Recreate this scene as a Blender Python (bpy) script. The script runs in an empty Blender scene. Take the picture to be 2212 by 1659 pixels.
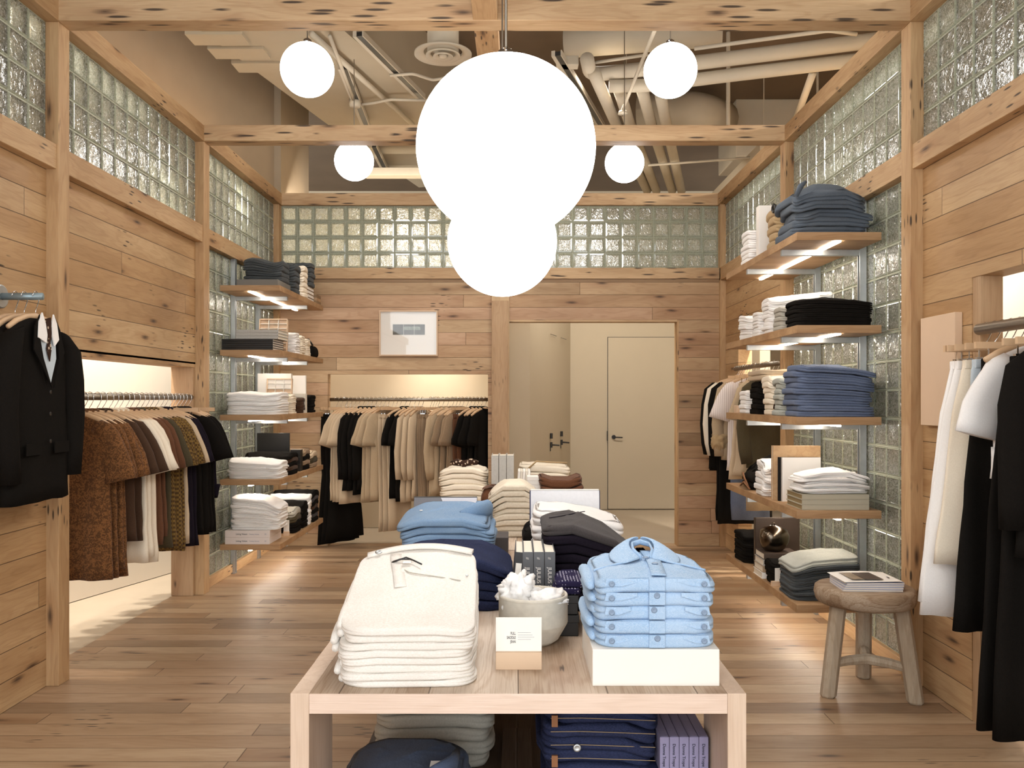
import bpy, math, random
from mathutils import Vector, Matrix, noise as mnoise
PI = math.pi
S = bpy.context.scene
col = S.collection
# ------------------------------------------------------------------ camera, world, exposure
F, CX, CY, H = 1840.0, 1114.0, 861.0, 1.385      # focal length in px, vanishing point, eye height
cam = bpy.data.cameras.new('camera'); camo = bpy.data.objects.new('camera', cam); col.objects.link(camo)
camo.location = (0, 0, H); camo.rotation_euler = (PI/2, 0, 0)
cam.sensor_width = 36; cam.lens = F/2212*36
cam.shift_x = -(CX-1106)/2212; cam.shift_y = (CY-829.5)/2212
cam.clip_start = .05
S.camera = camo
S.view_settings.view_transform = 'Standard'; S.view_settings.look = 'None'
S.view_settings.gamma = 1; S.view_settings.use_curve_mapping = False
S.view_settings.exposure = 0.42
W = bpy.data.worlds.new('World'); S.world = W; W.use_nodes = True
W.node_tree.nodes['Background'].inputs[0].default_value = (.93, .97, 1.0, 1)
W.node_tree.nodes['Background'].inputs[1].default_value = 2.8       # daylight through the open shop front
S.cycles.use_adaptive_sampling = True; S.cycles.adaptive_threshold = .05; S.cycles.use_denoising = True; S.cycles.max_bounces = 6; S.cycles.transmission_bounces = 6
S.cycles.diffuse_bounces = 3; S.cycles.glossy_bounces = 3; S.cycles.transparent_max_bounces = 6
S.cycles.caustics_reflective = False; S.cycles.caustics_refractive = False
S.cycles.sample_clamp_indirect = 4; S.cycles.use_light_tree = True

def lamp(kind, loc, power, color=(1, .86, .68), size=.1, rot=(0, 0, 0), size_y=None, spot=None, blend=.6):
    l = bpy.data.lights.new('unseen_lamp', kind); l.energy = power; l.color = color
    if kind == 'AREA':
        l.size = size
        if size_y: l.shape = 'RECTANGLE'; l.size_y = size_y
    else: l.shadow_soft_size = size
    if spot: l.spot_size = math.radians(spot); l.spot_blend = blend
    o = bpy.data.objects.new('unseen_lamp', l); o.location = loc; o.rotation_euler = rot; col.objects.link(o); return o
WARM = (1, .93, .83)
# unseen downlights over the merchandise corridors behind the timber walls and in the fitting hall
lamp('SPOT', (-2.66, 5.5, 3.25), 330, WARM, .06, (0, 0, 0), spot=100, blend=.8)
lamp('SPOT', (-2.95, 4.3, 3.25), 120, WARM, .06, (0, 0, 0), spot=110, blend=.8)
lamp('SPOT', (-2.4, 7.0, 3.15), 120, WARM, .06, (0, 0, 0), spot=130, blend=.8)  # unseen, added to light the wall behind the left glass bay
lamp('SPOT', (2.3, 3.0, 3.3), 30, (.95, .97, 1), .06, (0, 0, 0), spot=120, blend=.8)
lamp('SPOT', (2.5, 5.2, 3.3), 200, WARM, .06, (0, 0, 0), spot=130, blend=.8)  # unseen, added to brighten the corridor behind the right glass bay
lamp('SPOT', (2.5, 6.9, 3.3), 500, WARM, .06, (0, 0, 0), spot=110, blend=.8)
lamp('SPOT', (-.8, 8.75, 3.3), 45, WARM, .06, (0, 0, 0), spot=120, blend=.8)
lamp('SPOT', (-.85, 8.45, 1.9), 26, WARM, .04, (math.radians(55), 0, 0), spot=90, blend=1)
lamp('SPOT', (.9, 9.4, 3.8), 35, WARM, .1, (0, 0, 0), spot=130, blend=.8)
for x in (-1.6, -.6, .4, 1.4):      # unseen strips added as backlight for the rear glass block band
    lamp('AREA', (x, 8.3, 3.36), 22, WARM, .9, (math.radians(50), 0, 0), size_y=.08)
for y in (4.6, 6.7):                # the same added backlight behind the side bands
    lamp('AREA', (-2.4, y, 3.3), 26, WARM, .08, (0, math.radians(-12), 0), size_y=1.3)
    lamp('AREA', (2.2, y, 3.35), 30, (1, .96, .9), .08, (0, math.radians(14), 0), size_y=1.5)
# track heads over the shop floor
for x, y, p in ((-.4, 3.2, 36), (.5, 4.6, 55), (-.6, 6.4, 70), (.7, 6.9, 70), (0, 1.6, 22)):
    lamp('SPOT', (x, y, 4.1), p, (1, .96, .91), .08, (0, 0, 0), spot=120, blend=.9)
# ------------------------------------------------------------------ helpers
def lin(c):
    if isinstance(c, str):
        c = [int(c[i:i+2], 16)/255 for i in (0, 2, 4)]
        c = [x/12.92 if x <= .04045 else ((x+.055)/1.055)**2.4 for x in c]
    return (c[0], c[1], c[2], 1)
def tag(o, label=None, cat=None, group=None, kind=None):
    if label:
        o['label'] = label
        n = len(label.split())
        if not 4 <= n <= 16: print('LABELLEN', n, label)
    if cat: o['category'] = cat
    if group: o['group'] = group
    if kind: o['kind'] = kind
    return o
def empty(name, loc=(0, 0, 0), rz=0, rot=None, label=None, cat=None, group=None):
    o = bpy.data.objects.new(name, None); o.location = loc; o.rotation_euler = rot or (0, 0, rz)
    o.empty_display_size = .05; col.objects.link(o); return tag(o, label, cat, group)
def kids(o): return [c for c in bpy.data.objects if c.parent == o]
def copy_tree(o, parent=None, ks=None):
    c = o.copy(); col.objects.link(c)
    if parent: c.parent = parent
    for k in (ks if ks is not None else kids(o)):
        d = k.copy(); col.objects.link(d); d.parent = c
    return c
class MB:
    def __init__(s): s.v = []; s.f = []; s.m = []; s.mi = 0
    def quad_box(s, x0, x1, y0, y1, z0, z1, M=None):
        n = len(s.v)
        P = [(x0,y0,z0),(x1,y0,z0),(x1,y1,z0),(x0,y1,z0),(x0,y0,z1),(x1,y0,z1),(x1,y1,z1),(x0,y1,z1)]
        s.v += [tuple(M @ Vector(p)) if M else p for p in P]
        for f in ((0,3,2,1),(4,5,6,7),(0,1,5,4),(1,2,6,5),(2,3,7,6),(3,0,4,7)):
            s.f.append([n+i for i in f]); s.m.append(s.mi)
        return s
    box = quad_box
    def loft(s, rings, cap0=True, cap1=True, closed=True):
        n0 = len(s.v); N = len(rings[0])
        for r in rings: s.v += [tuple(p) for p in r]
        for i in range(len(rings)-1):
            a = n0+i*N; b = a+N
            for j in range(N if closed else N-1):
                k = (j+1) % N
                s.f.append([a+j, a+k, b+k, b+j]); s.m.append(s.mi)
        if cap0: s.f.append([n0+j for j in reversed(range(N))]); s.m.append(s.mi)
        if cap1: s.f.append([n0+(len(rings)-1)*N+j for j in range(N)]); s.m.append(s.mi)
        return s
    def tube(s, pts, r, N=10, cap=True, flat=1.0):
        pts = [Vector(p) for p in pts]; rings = []
        rr = r if isinstance(r, (list, tuple)) else [r]*len(pts)
        t0 = (pts[1]-pts[0]).normalized()
        up = Vector((0, 0, 1)) if abs(t0.z) < .9 else Vector((0, 1, 0))
        a = t0.cross(up).normalized()
        for i, p in enumerate(pts):
            t = (pts[min(i+1, len(pts)-1)]-pts[max(i-1, 0)]).normalized()
            a = (a - t*a.dot(t)).normalized(); b = t.cross(a)
            rings.append([p + (a*math.cos(q)*flat + b*math.sin(q))*rr[i] for q in [2*PI*k/N for k in range(N)]])
        return s.loft(rings, cap, cap)
    def lathe(s, prof, c=(0, 0, 0), N=32, cap=True):
        rings = [[(c[0]+r*math.cos(2*PI*k/N), c[1]+r*math.sin(2*PI*k/N), c[2]+z) for k in range(N)] for r, z in prof]
        return s.loft(rings, cap, cap)
    def prism(s, poly, z0, z1):
        return s.loft([[(x, y, z0) for x, y in poly], [(x, y, z1) for x, y in poly]])
    def build(s, name, mats, parent=None, smooth=False, bevel=0, loc=None, sub=0, label=None):
        me = bpy.data.meshes.new(name); me.from_pydata(s.v, [], s.f)
        mats = mats if isinstance(mats, (list, tuple)) else [mats]
        for m in mats: me.materials.append(m)
        if len(mats) > 1: me.polygons.foreach_set('material_index', s.m)
        if smooth: me.polygons.foreach_set('use_smooth', [True]*len(me.polygons))
        me.update()
        o = bpy.data.objects.new(name, me); col.objects.link(o)
        if parent: o.parent = parent
        if loc: o.location = loc
        if bevel:
            b = o.modifiers.new('b', 'BEVEL'); b.width = bevel; b.segments = 2; b.limit_method = 'ANGLE'
            me.polygons.foreach_set('use_smooth', [False]*len(me.polygons))
        if sub:
            q = o.modifiers.new('s', 'SUBSURF'); q.levels = q.render_levels = sub
        if label: o['label'] = label
        return o
def bx(name, x0, x1, y0, y1, z0, z1, m, parent=None, bevel=0, kind=None, label=None, cat=None):
    o = MB().box(x0, x1, y0, y1, z0, z1).build(name, m, parent, bevel=bevel)
    return tag(o, label, cat, kind=kind)
def arc(p0, p1, p2, n=8):        # quadratic curve points
    p0, p1, p2 = Vector(p0), Vector(p1), Vector(p2)
    return [(1-t)**2*p0+2*t*(1-t)*p1+t*t*p2 for t in [i/n for i in range(n+1)]]
def text(name, s, size, mat, parent, loc, rot, align='LEFT', extrude=.0004, shear=0):
    c = bpy.data.curves.new(name, 'FONT'); c.body = s; c.size = size; c.extrude = extrude; c.align_x = align
    c.shear = shear; c.materials.append(mat)
    o = bpy.data.objects.new(name, c); o.location = loc; o.rotation_euler = rot; col.objects.link(o); o.parent = parent
    return o
# ------------------------------------------------------------------ materials
class NT:
    def __init__(s, name):
        s.mat = bpy.data.materials.new(name); s.mat.use_nodes = True; s.t = s.mat.node_tree
        s.b = s.t.nodes['Principled BSDF']; s.out = s.t.nodes['Material Output']
    def n(s, typ, **kw):
        x = s.t.nodes.new(typ)
        for k, v in kw.items():
            if k.startswith('i_'):
                key = k[2:]; key = int(key) if key.isdigit() else key
                s.put(x.inputs[key], v)
            else: setattr(x, k, v)
        return x
    def put(s, inp, v):
        if isinstance(v, bpy.types.NodeSocket): s.t.links.new(v, inp)
        elif isinstance(v, bpy.types.Node): s.t.links.new(v.outputs[0], inp)
        else: inp.default_value = v
    def m(s, op, a, b=0, c=None):
        x = s.n('ShaderNodeMath', operation=op); s.put(x.inputs[0], a); s.put(x.inputs[1], b)
        if c is not None: s.put(x.inputs[2], c)
        return x.outputs[0]
    def mix(s, fac, a, b, blend='MIX'):
        x = s.n('ShaderNodeMix', data_type='RGBA', blend_type=blend)
        s.put(x.inputs[0], fac); s.put(x.inputs[6], a); s.put(x.inputs[7], b); return x.outputs[2]
    def ramp(s, fac, stops):
        x = s.n('ShaderNodeValToRGB'); s.put(x.inputs[0], fac); e = x.color_ramp.elements
        while len(e) < len(stops): e.new(.5)
        for q, (p, c) in zip(e, stops): q.position = p; q.color = c if len(c) == 4 else (*c, 1)
        return x.outputs[0]
    def mr(s, v, a, b, c=0, d=1):
        x = s.n('ShaderNodeMapRange'); s.put(x.inputs[0], v)
        for i, q in enumerate((a, b, c, d)): x.inputs[i+1].default_value = q
        return x.outputs[0]
MC = {}
def plain(name, c, rough=.6, metal=0, spec=.5, emit=0, coat=0, vary=.05, vs=6, bump=0, bs=40):
    if name in MC: return MC[name]
    N = NT(name); b = N.b
    co = N.n('ShaderNodeTexCoord').outputs['Object']
    nz = N.n('ShaderNodeTexNoise', i_Vector=co, i_Scale=vs, i_Detail=4).outputs[0]
    c = lin(c); dk = tuple(x*(1-vary*2) for x in c[:3])+(1,); lt = tuple(min(1, x*(1+vary)) for x in c[:3])+(1,)
    N.put(b.inputs['Base Color'], N.mix(nz, dk, lt))
    b.inputs['Roughness'].default_value = rough; b.inputs['Metallic'].default_value = metal
    b.inputs['Specular IOR Level'].default_value = spec; b.inputs['Coat Weight'].default_value = coat
    if emit: b.inputs['Emission Color'].default_value = c; b.inputs['Emission Strength'].default_value = emit
    if bump:
        q = N.n('ShaderNodeBump', i_Strength=bump, i_Distance=.003)
        N.put(q.inputs['Height'], N.n('ShaderNodeTexNoise', i_Vector=co, i_Scale=bs, i_Detail=5).outputs[0]); N.put(b.inputs['Normal'], q)
    MC[name] = N.mat; return N.mat
def wood(name, along, across, pw, L, cols, rough=.5, seam=.035, contrast=1.0, knots=1.0, slots=.66, coat=0, ss=(6, 36)):
    """boards: along/across are axis indices; pw board width; L board length; cols = 4 board colours"""
    N = NT(name); b = N.b
    co = N.n('ShaderNodeTexCoord').outputs['Object']; sp = N.n('ShaderNodeSeparateXYZ', i_0=co)
    u, v = sp.outputs[along], sp.outputs[across]; w = sp.outputs[3-along-across]
    vi = N.m('DIVIDE', v, pw); i = N.m('FLOOR', vi); fr = N.m('SUBTRACT', vi, i)
    r1 = N.n('ShaderNodeTexWhiteNoise', noise_dimensions='1D', i_W=N.m('ADD', i, .37)).outputs[0]
    uo = N.m('ADD', N.m('DIVIDE', u, L), N.m('MULTIPLY', r1, 5.0)); j = N.m('FLOOR', uo); fj = N.m('SUBTRACT', uo, j)
    cv = N.n('ShaderNodeCombineXYZ', i_0=N.m('ADD', i, .5), i_1=N.m('ADD', j, .5))
    r2 = N.n('ShaderNodeTexWhiteNoise', noise_dimensions='2D', i_Vector=cv).outputs[0]
    off = N.m('MULTIPLY', r2, 37.0)
    g1 = N.n('ShaderNodeCombineXYZ', i_0=N.m('ADD', N.m('MULTIPLY', u, 1.1), off), i_1=N.m('ADD', N.m('MULTIPLY', v, 7), off), i_2=N.m('MULTIPLY', w, 7))
    n1 = N.n('ShaderNodeTexNoise', i_Vector=g1, i_Scale=1, i_Detail=3, i_Roughness=.5).outputs[0]
    # cathedral rings
    rings = N.m('SINE', N.m('ADD', N.m('MULTIPLY', n1, 70), N.m('MULTIPLY', v, 60)))
    g2 = N.n('ShaderNodeCombineXYZ', i_0=N.m('ADD', N.m('MULTIPLY', u, 9), off), i_1=N.m('MULTIPLY', v, 320), i_2=N.m('MULTIPLY', w, 320))
    n2 = N.n('ShaderNodeTexNoise', i_Vector=g2, i_Scale=1, i_Detail=3).outputs[0]
    n3 = N.n('ShaderNodeTexNoise', i_Vector=co, i_Scale=1.7, i_Detail=2).outputs[0]
    base = N.ramp(r2, [(0, lin(cols[0])), (.33, lin(cols[1])), (.66, lin(cols[2])), (1, lin(cols[3]))])
    x = N.mix(N.mr(n1, .35, .65, 0, .5*contrast), base, N.mix(1, base, (.60, .50, .40, 1), 'MULTIPLY'))
    x = N.mix(N.mr(rings, .2, 1, 0, .22*contrast), x, N.mix(1, x, (.64, .52, .40, 1), 'MULTIPLY'))
    x = N.mix(N.mr(n2, .45, .75, 0, .35*contrast), x, N.mix(1, x, (.60, .49, .38, 1), 'MULTIPLY'))
    x = N.mix(N.mr(n3, .4, .7, 0, .25), x, N.mix(1, x, (.85, .8, .72, 1), 'MULTIPLY'))
    if knots:
        vw = N.m('ADD', v, w)
        kv = N.n('ShaderNodeCombineXYZ', i_0=N.m('ADD', N.m('MULTIPLY', u, 1.1), off), i_1=N.m('ADD', N.m('MULTIPLY', vw, 4.4), off))
        vo = N.n('ShaderNodeTexVoronoi', voronoi_dimensions='2D', i_Vector=kv, i_Scale=1, i_Randomness=1).outputs[0]
        vd = N.m('ADD', vo, N.m('MULTIPLY', N.m('SUBTRACT', n2, .5), .1))
        x = N.mix(N.mr(vd, .01, .075*knots, .85, 0), x, lin('2e1a10'))
        x = N.mix(N.mr(vd, .04, .22, .4, 0), x, N.mix(1, x, (.6, .4, .26, 1), 'MULTIPLY'))
        # worm slots
        wv = N.n('ShaderNodeCombineXYZ', i_0=N.m('ADD', N.m('MULTIPLY', u, ss[0]), off), i_1=N.m('ADD', N.m('MULTIPLY', vw, ss[1]), off))
        v2 = N.n('ShaderNodeTexVoronoi', voronoi_dimensions='2D', i_Vector=wv, i_Scale=1).outputs[0]
        gate = N.mr(N.n('ShaderNodeTexNoise', i_Vector=co, i_Scale=2.3, i_Detail=1).outputs[0], slots-.02, slots+.03, 0, 1)
        x = N.mix(N.m('MULTIPLY', N.mr(v2, .10, .19, .9*min(1, knots), 0), gate), x, lin('251509'))
    if seam:
        e = N.m('MINIMUM', fr, N.m('SUBTRACT', 1, fr)); ej = N.m('MULTIPLY', N.m('MINIMUM', fj, N.m('SUBTRACT', 1, fj)), L/pw)
        gap = N.mr(N.m('MINIMUM', e, ej), seam*.35, seam, 1, 0)
        x = N.mix(N.m('MULTIPLY', gap, .75), x, lin('3a2415'))
        bp = N.n('ShaderNodeBump', i_Strength=.6, i_Distance=.004, i_Height=N.m('SUBTRACT', N.m('MULTIPLY', n2, .15), gap)); N.put(b.inputs['Normal'], bp)
    else:
        bp = N.n('ShaderNodeBump', i_Strength=.25, i_Distance=.003, i_Height=n2); N.put(b.inputs['Normal'], bp)
    N.put(b.inputs['Base Color'], x)
    N.put(b.inputs['Roughness'], N.mr(n2, 0, 1, rough-.08, rough+.12)); b.inputs['Coat Weight'].default_value = coat
    return N.mat
OAK = ['c8a67c', 'bc976b', 'ceaf86', 'b38e63']
BACKOAK = ['cba98a', 'bd9a76', 'cfb38e', '987a5a']
FLOORC = ['b3977a', 'a38465', 'bda384', '81664e']
M_wside = wood('oak_boards_side', 1, 2, .131, 5.5, OAK, .55, seam=.02)
M_wback = wood('oak_boards_back', 0, 2, .118, 4.2, BACKOAK, .55, seam=.02)
M_floor = wood('oak_floor', 0, 1, .125, 1.7, FLOORC, .42, seam=.02)
M_px = wood('timber_x', 0, 2, 3.1, 30, ['d0b18a']*4, .6, seam=0, contrast=1.1, slots=.46, ss=(2.6, 24))
M_py = wood('timber_y', 1, 2, 3.1, 30, ['caa87e']*4, .6, seam=0, contrast=1.1, slots=.6)
M_pz = wood('timber_z', 2, 0, 3.1, 30, ['c9a67b']*4, .6, seam=0, contrast=1.1, slots=.6)
M_jamb = wood('timber_pale', 2, 0, 3.1, 30, ['bb9b78']*4, .6, seam=0, contrast=.9, knots=.5)
M_shelf = wood('shelf_oak', 0, 2, .9, 3, ['ba966e']*4, .55, seam=0, contrast=1.2, knots=.5)
M_table = wood('table_fir', 1, 0, .19, 9, ['d6c5b3', 'cfbca8', 'dbcbba', 'cab6a2'], .55, seam=.008, contrast=1.7, knots=.4, slots=2)
M_tablef = wood('table_fir_end', 0, 2, .5, 9, ['ead3c2']*4, .55, seam=0, contrast=.5, knots=0)
M_tablel = wood('table_fir_leg', 2, 1, .5, 9, ['e4cdb8']*4, .55, seam=0, contrast=.6, knots=0)
M_dark = wood('dark_stained', 1, 0, .3, 9, ['5b4a3e']*4, .55, seam=.01, contrast=1.4, knots=.4)
M_stool = wood('weathered_elm', 0, 2, .7, 9, ['b3a18c']*4, .8, seam=0, contrast=2.6, knots=.2)
M_stooll = wood('weathered_elm_leg', 2, 0, .7, 9, ['b9aa95']*4, .8, seam=0, contrast=1.1, knots=.2)
M_ply = plain('pale_ply', 'd9bb9c', .6)
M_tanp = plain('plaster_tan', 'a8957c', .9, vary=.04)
M_plaster = plain('plaster_white', 'ece2d3', .9, vary=.02)
M_plasterw = plain('plaster_warm', 'c6b69c', .9, vary=.03)
M_soffit = plain('soffit_plaster', 'ab9c84', .9, vary=.06, vs=3)
M_hall = plain('hall_paint', 'b9ab94', .75, vary=.015)
M_deck = plain('ceiling_deck', '66533f', .9, vary=.15, vs=2)
M_pipe = plain('pipe_paint', 'bcb09b', .8, vary=.06)
M_conc = plain('concrete', 'a99a86', .6, vary=.06, vs=3)
M_steel = plain('galvanised_steel', 'bfc3c4', .38, metal=.85, vary=.1, vs=30)
M_rail = plain('brushed_rail', '9a9184', .35, metal=1, vary=.05)
M_chrome = plain('chrome', 'd8d8d8', .15, metal=1, vary=0)
M_black = plain('black_metal', '1b1815', .4, vary=0)
M_blued = plain('blue_steel', '8fa0a6', .45, metal=.6)
M_globe = plain('globe_glass', (1, .965, .93), .3, emit=9, vary=0)
M_globes = plain('globe_glass_small', (1, .965, .93), .3, emit=14, vary=0)
M_led = plain('led_strip', (1, .93, .82), .3, emit=26, vary=0)
M_paper = plain('paper', 'f3ede4', .8, vary=.02)
M_pages = plain('book_pages', 'e6dccb', .85, vary=.06, vs=200)
M_hang = plain('hanger_beech', 'd3b08a', .5, vary=.06)
M_ink = plain('ink', '24242c', .7, vary=0)
M_grey_ink = plain('ink_grey', '9a9aa8', .7, vary=0)
def glassmat():
    N = NT('wavy_glass'); t = N.t
    co = N.n('ShaderNodeTexCoord').outputs['Object']
    n1 = N.n('ShaderNodeTexNoise', i_Vector=co, i_Scale=22, i_Detail=3, i_Distortion=2.0).outputs[0]
    n2 = N.n('ShaderNodeTexNoise', i_Vector=co, i_Scale=85, i_Detail=3, i_Distortion=1.4).outputs[0]
    h = N.m('ADD', n1, N.m('MULTIPLY', n2, .4))
    bp = N.n('ShaderNodeBump', i_Strength=1.0, i_Distance=.02, i_Height=h)
    g = N.n('ShaderNodeBsdfGlass', i_Color=(.93, .96, .91, 1), i_Roughness=.04, i_IOR=1.4); N.put(g.inputs['Normal'], bp)
    tr = N.n('ShaderNodeBsdfTransparent', i_Color=(.9, .94, .88, 1))
    c = N.mix(N.mr(n2, .38, .66), lin('a2a594'), lin('fffff6'))  # sparkle of refracted light painted as pale noise specks
    tl = N.n('ShaderNodeBsdfTranslucent'); N.put(tl.inputs[0], c); N.put(tl.inputs['Normal'], bp)
    df = N.n('ShaderNodeBsdfDiffuse'); N.put(df.inputs[0], c); N.put(df.inputs['Normal'], bp)
    gl = N.n('ShaderNodeBsdfGlossy', i_Roughness=.04, i_Color=(1, 1, 1, 1)); N.put(gl.inputs['Normal'], N.n('ShaderNodeBump', i_Strength=.35, i_Distance=.012, i_Height=n1))
    def mx(f, a, b):
        m = N.n('ShaderNodeMixShader', i_0=f); N.put(m.inputs[1], a.outputs[0]); N.put(m.inputs[2], b.outputs[0]); return m
    body = mx(.5, mx(.45, g, tr), mx(.45, tl, df))
    N.put(N.out.inputs[0], mx(.14, body, gl).outputs[0]); return N.mat
M_glass = glassmat()
M_gedge = plain('glass_edge', 'a9ad98', .06, spec=1.0, vary=.3, vs=90)
M_mortar = plain('block_joint', 'babca8', .5, vary=.1)
# ================================================================== the room
XL, XR = -2.26, 1.96           # wall planes; posts stand 6 cm proud of them
ZB0, ZB1, ZG0, ZM0 = 3.2, 3.31, 2.61, 2.49
YA, YB, YC, YF = 4.10, 6.01, 8.0, -1.6
def st(o): o['kind'] = 'structure'; return o
# floor and outer building (turned about 16 degrees against the timber enclosure)
FL = bx('floor', XL-.15, XR+.15, YF, YC+.16, -.03, 0, M_floor, kind='structure')
bx('floor.001', -6, 6, YF, 14, -.08, -.005, M_conc, kind='structure')
wl = MB(); x = lambda y: -3.03+.29*(y-5.77)
wl.prism([(x(YF), YF), (x(8.2), 8.2), (-2.26, 8.2), (-2.26, 9.3), (-2.6, 9.3), (x(YF)-.3, YF)], 0, 3.35).build('wall_left', M_plaster, None); st(bpy.data.objects['wall_left'])
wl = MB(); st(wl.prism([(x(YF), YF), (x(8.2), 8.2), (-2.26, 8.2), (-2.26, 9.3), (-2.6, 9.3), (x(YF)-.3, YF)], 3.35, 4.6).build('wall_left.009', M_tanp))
xr = lambda y: 2.42+.2*(y-3)
st(MB().prism([(xr(YF), YF), (xr(YF)+.3, YF), (xr(11)+.3, 11), (xr(11), 11)], 0, 4.6).build('wall_right', M_plaster))
bx('wall_back', -2.6, -.1, 9.15, 9.3, 0, 3.5, M_plasterw, kind='structure')
bx('wall_back.001', -6, 6, 13.2, 13.4, 0, 4.6, M_plasterw, kind='structure')
bx('ceiling', -6, 6, YF, 13.4, 4.6, 4.7, M_deck, kind='structure')
# fitting hall beyond the opening
bx('wall_back.002', .684, 3.6, 10.66, 10.8, 0, 3.85, M_hall, kind='structure')
st(MB().prism([(.684, 10.66), (.144, 8.55), (-.1, 8.3), (-.2, 8.4), (.05, 8.7), (.55, 10.75)], 0, 3.85).build('wall_hall', M_hall))
hw = bx('wall_hall.001', 2.35, 2.45, 8.2, 10.66, 0, 3.85, M_hall, kind='structure')
# hall door with lever, and the two angled doors with levers
d = st(bx('door_1', 1.154, 2.05, 10.645, 10.672, .01, 2.15, M_hall))
for a in ((1.148, 1.154, 0, 2.156), (1.148, 2.05, 2.15, 2.156)): bx('door_gap', a[0], a[1], 10.648, 10.66, a[2], a[3], M_black, d)
hd = MB().lathe([(.0, 0), (.026, 0), (.026, .012), (.0, .012)], N=20).build('door_handle', M_black, d); hd.rotation_euler = (PI/2, 0, 0); hd.location = (1.225, 10.645, .905)
MB().tube([(1.225, 10.62, .905), (1.225, 10.6, .905), (1.33, 10.6, .90)], .008).build('door_handle', M_black, d)
bx('latch', 1.140, 1.150, 10.62, 10.655, .86, .98, M_black, d)
for i, t in enumerate((.45, .72)):
    px, py = .144+(.684-.144)*t, 8.55+(10.66-8.55)*t
    d2 = st(MB().tube([(px, py-.02, .80), (px, py-.02, .84)], .004).build('door_%d' % (i+2), M_black))
    MB().tube([(px, py, .87), (px+.03, py-.03, .87), (px+.10, py-.04, .865)], .009).build('door_handle', M_black, d2)
    MB().tube([(px+.01, py-.03, .84), (px+.01, py-.03, .90)], .013).build('door_handle', M_black, d2)
    MB().tube([(px+.01, py-.03, .94), (px+.01, py-.03, 1.0)], .015).build('lock', M_black, d2)
    MB().tube([(px-.0, py-.06, 2.10+.0*i), (px+.08, py+.24, 2.10)], .003).build('door_gap', M_black, d2)
# ---- timber posts and beams
def post(x0, x1, y0, y1, z0=0, z1=ZB0): return st(MB().box(x0, x1, y0, y1, z0, z1).build('timber_post', M_pz, bevel=.003))
for ya, yb in ((YA, YA+.1), (YB, YB+.11), (2.2, 2.3)):
    post(XL-.1, XL+.06, ya, yb); post(XR-.06, XR+.1, ya, yb)
post(XL-.1, XL+.05, YC-.05, YC+.1); post(XR-.05, XR+.1, YC-.05, YC+.1)
for nm, x0, x1 in (('L', XL-.08, XL+.065), ('R', XR-.065, XR+.08)):
    st(MB().box(x0, x1, YF, YC+.1, ZB0, ZB1).build('timber_beam', M_py, bevel=.003))
    st(MB().box(x0+.015, x1-.015, YF, YC, ZM0, ZG0).build('timber_beam', M_py, bevel=.003))
for ya in (YA, YB, YC): st(MB().box(XL, XR, ya-.01, ya+.11, ZB0+.001, ZB1+.003).build('timber_beam', M_px, bevel=.003))
st(MB().box(-.205, -.087, YF, YC, ZB0+.004, ZB1+.006).build('timber_beam', M_py, bevel=.003))
# ---- boarded walls
def wallx(name, x0, x1, y0, y1, z0, z1): return bx(name, x0, x1, y0, y1, z0, z1, M_wside, kind='structure')
wallx('wall_left.001', XL-.12, XL, YF, YA+.02, 0, ZM0+.03)                                  # bay nearest the camera
wallx('wall_left.002', XL-.12, XL, YA+.08, YB+.02, 1.628, ZM0+.03)                          # over the niche
st(MB().box(XL-.16, XL-.005, YB-.03, YB+.10, 0, 1.628).build('trim_1', M_jamb, bevel=.002))
st(MB().box(XL-.14, XL-.005, YA+.03, YA+.115, 0, 1.628).build('trim_2', M_jamb, bevel=.002))
st(MB().box(XL-.16, XL, YA+.1, YB, 1.605, 1.64).build('trim_3', M_py))
wallx('wall_right.001', XR, XR+.12, 3.66, YA+.02, 0, ZM0+.03)
wallx('wall_right.002', XR, XR+.12, YF, 3.66, 1.905, ZM0+.03)
st(MB().box(XR+.004, XR+.10, 3.60, 3.67, 0, 1.905).build('trim_4', M_jamb, bevel=.002))
wallx('wall_right.003', XR, XR+.12, YB+.08, YC+.02, 1.86, ZM0+.03)
wallx('wall_right.004', XR, XR+.12, 7.5, YC+.02, 0, 1.86)
wallx('wall_right.005', XR, XR+.12, YB+.08, 6.20, 0, 1.86)
wb = MB()                                                                                   # back wall with niche and opening
for a in ((XL-.1, XR+.1, 2.12, ZG0), (XL-.1, -1.765, 0, 2.12), (-1.765, -.06, 1.615, 2.12), (-.26, -.06, 0, 1.615), (1.517, XR+.1, 0, 2.12)):
    wb.box(a[0], a[1], YC, YC+.12, a[2], a[3])
st(wb.build('wall_back.003', M_wback))
st(MB().box(-.226, -.06, YC-.02, YC+.13, 0, 2.36).build('trim_5', wood('pale_post', 2, 0, .3, 9, ['cdb08a']*4, .6, seam=0, contrast=.6, knots=.3), bevel=.002))
st(MB().box(-.225, -.07, YC-.035, YC-.02, .86, 2.30).build('trim_6', M_jamb, bevel=.002))
st(MB().box(1.515, 1.53, YC-.003, YC+.13, 0, 2.12).build('trim_7', M_pz))
st(MB().box(-.06, 1.517, YC-.004, YC+.12, 2.105, 2.125).build('trim_8', M_px))
# base plates below the glass block bays
bx('baseboard_left', XL-.1, XL+.02, YB+.1, YC, 0, .075, M_py, kind='structure', bevel=.003)
bx('baseboard_right', XR-.02, XR+.1, YA+.1, YB, 0, .075, M_py, kind='structure', bevel=.003)
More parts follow.
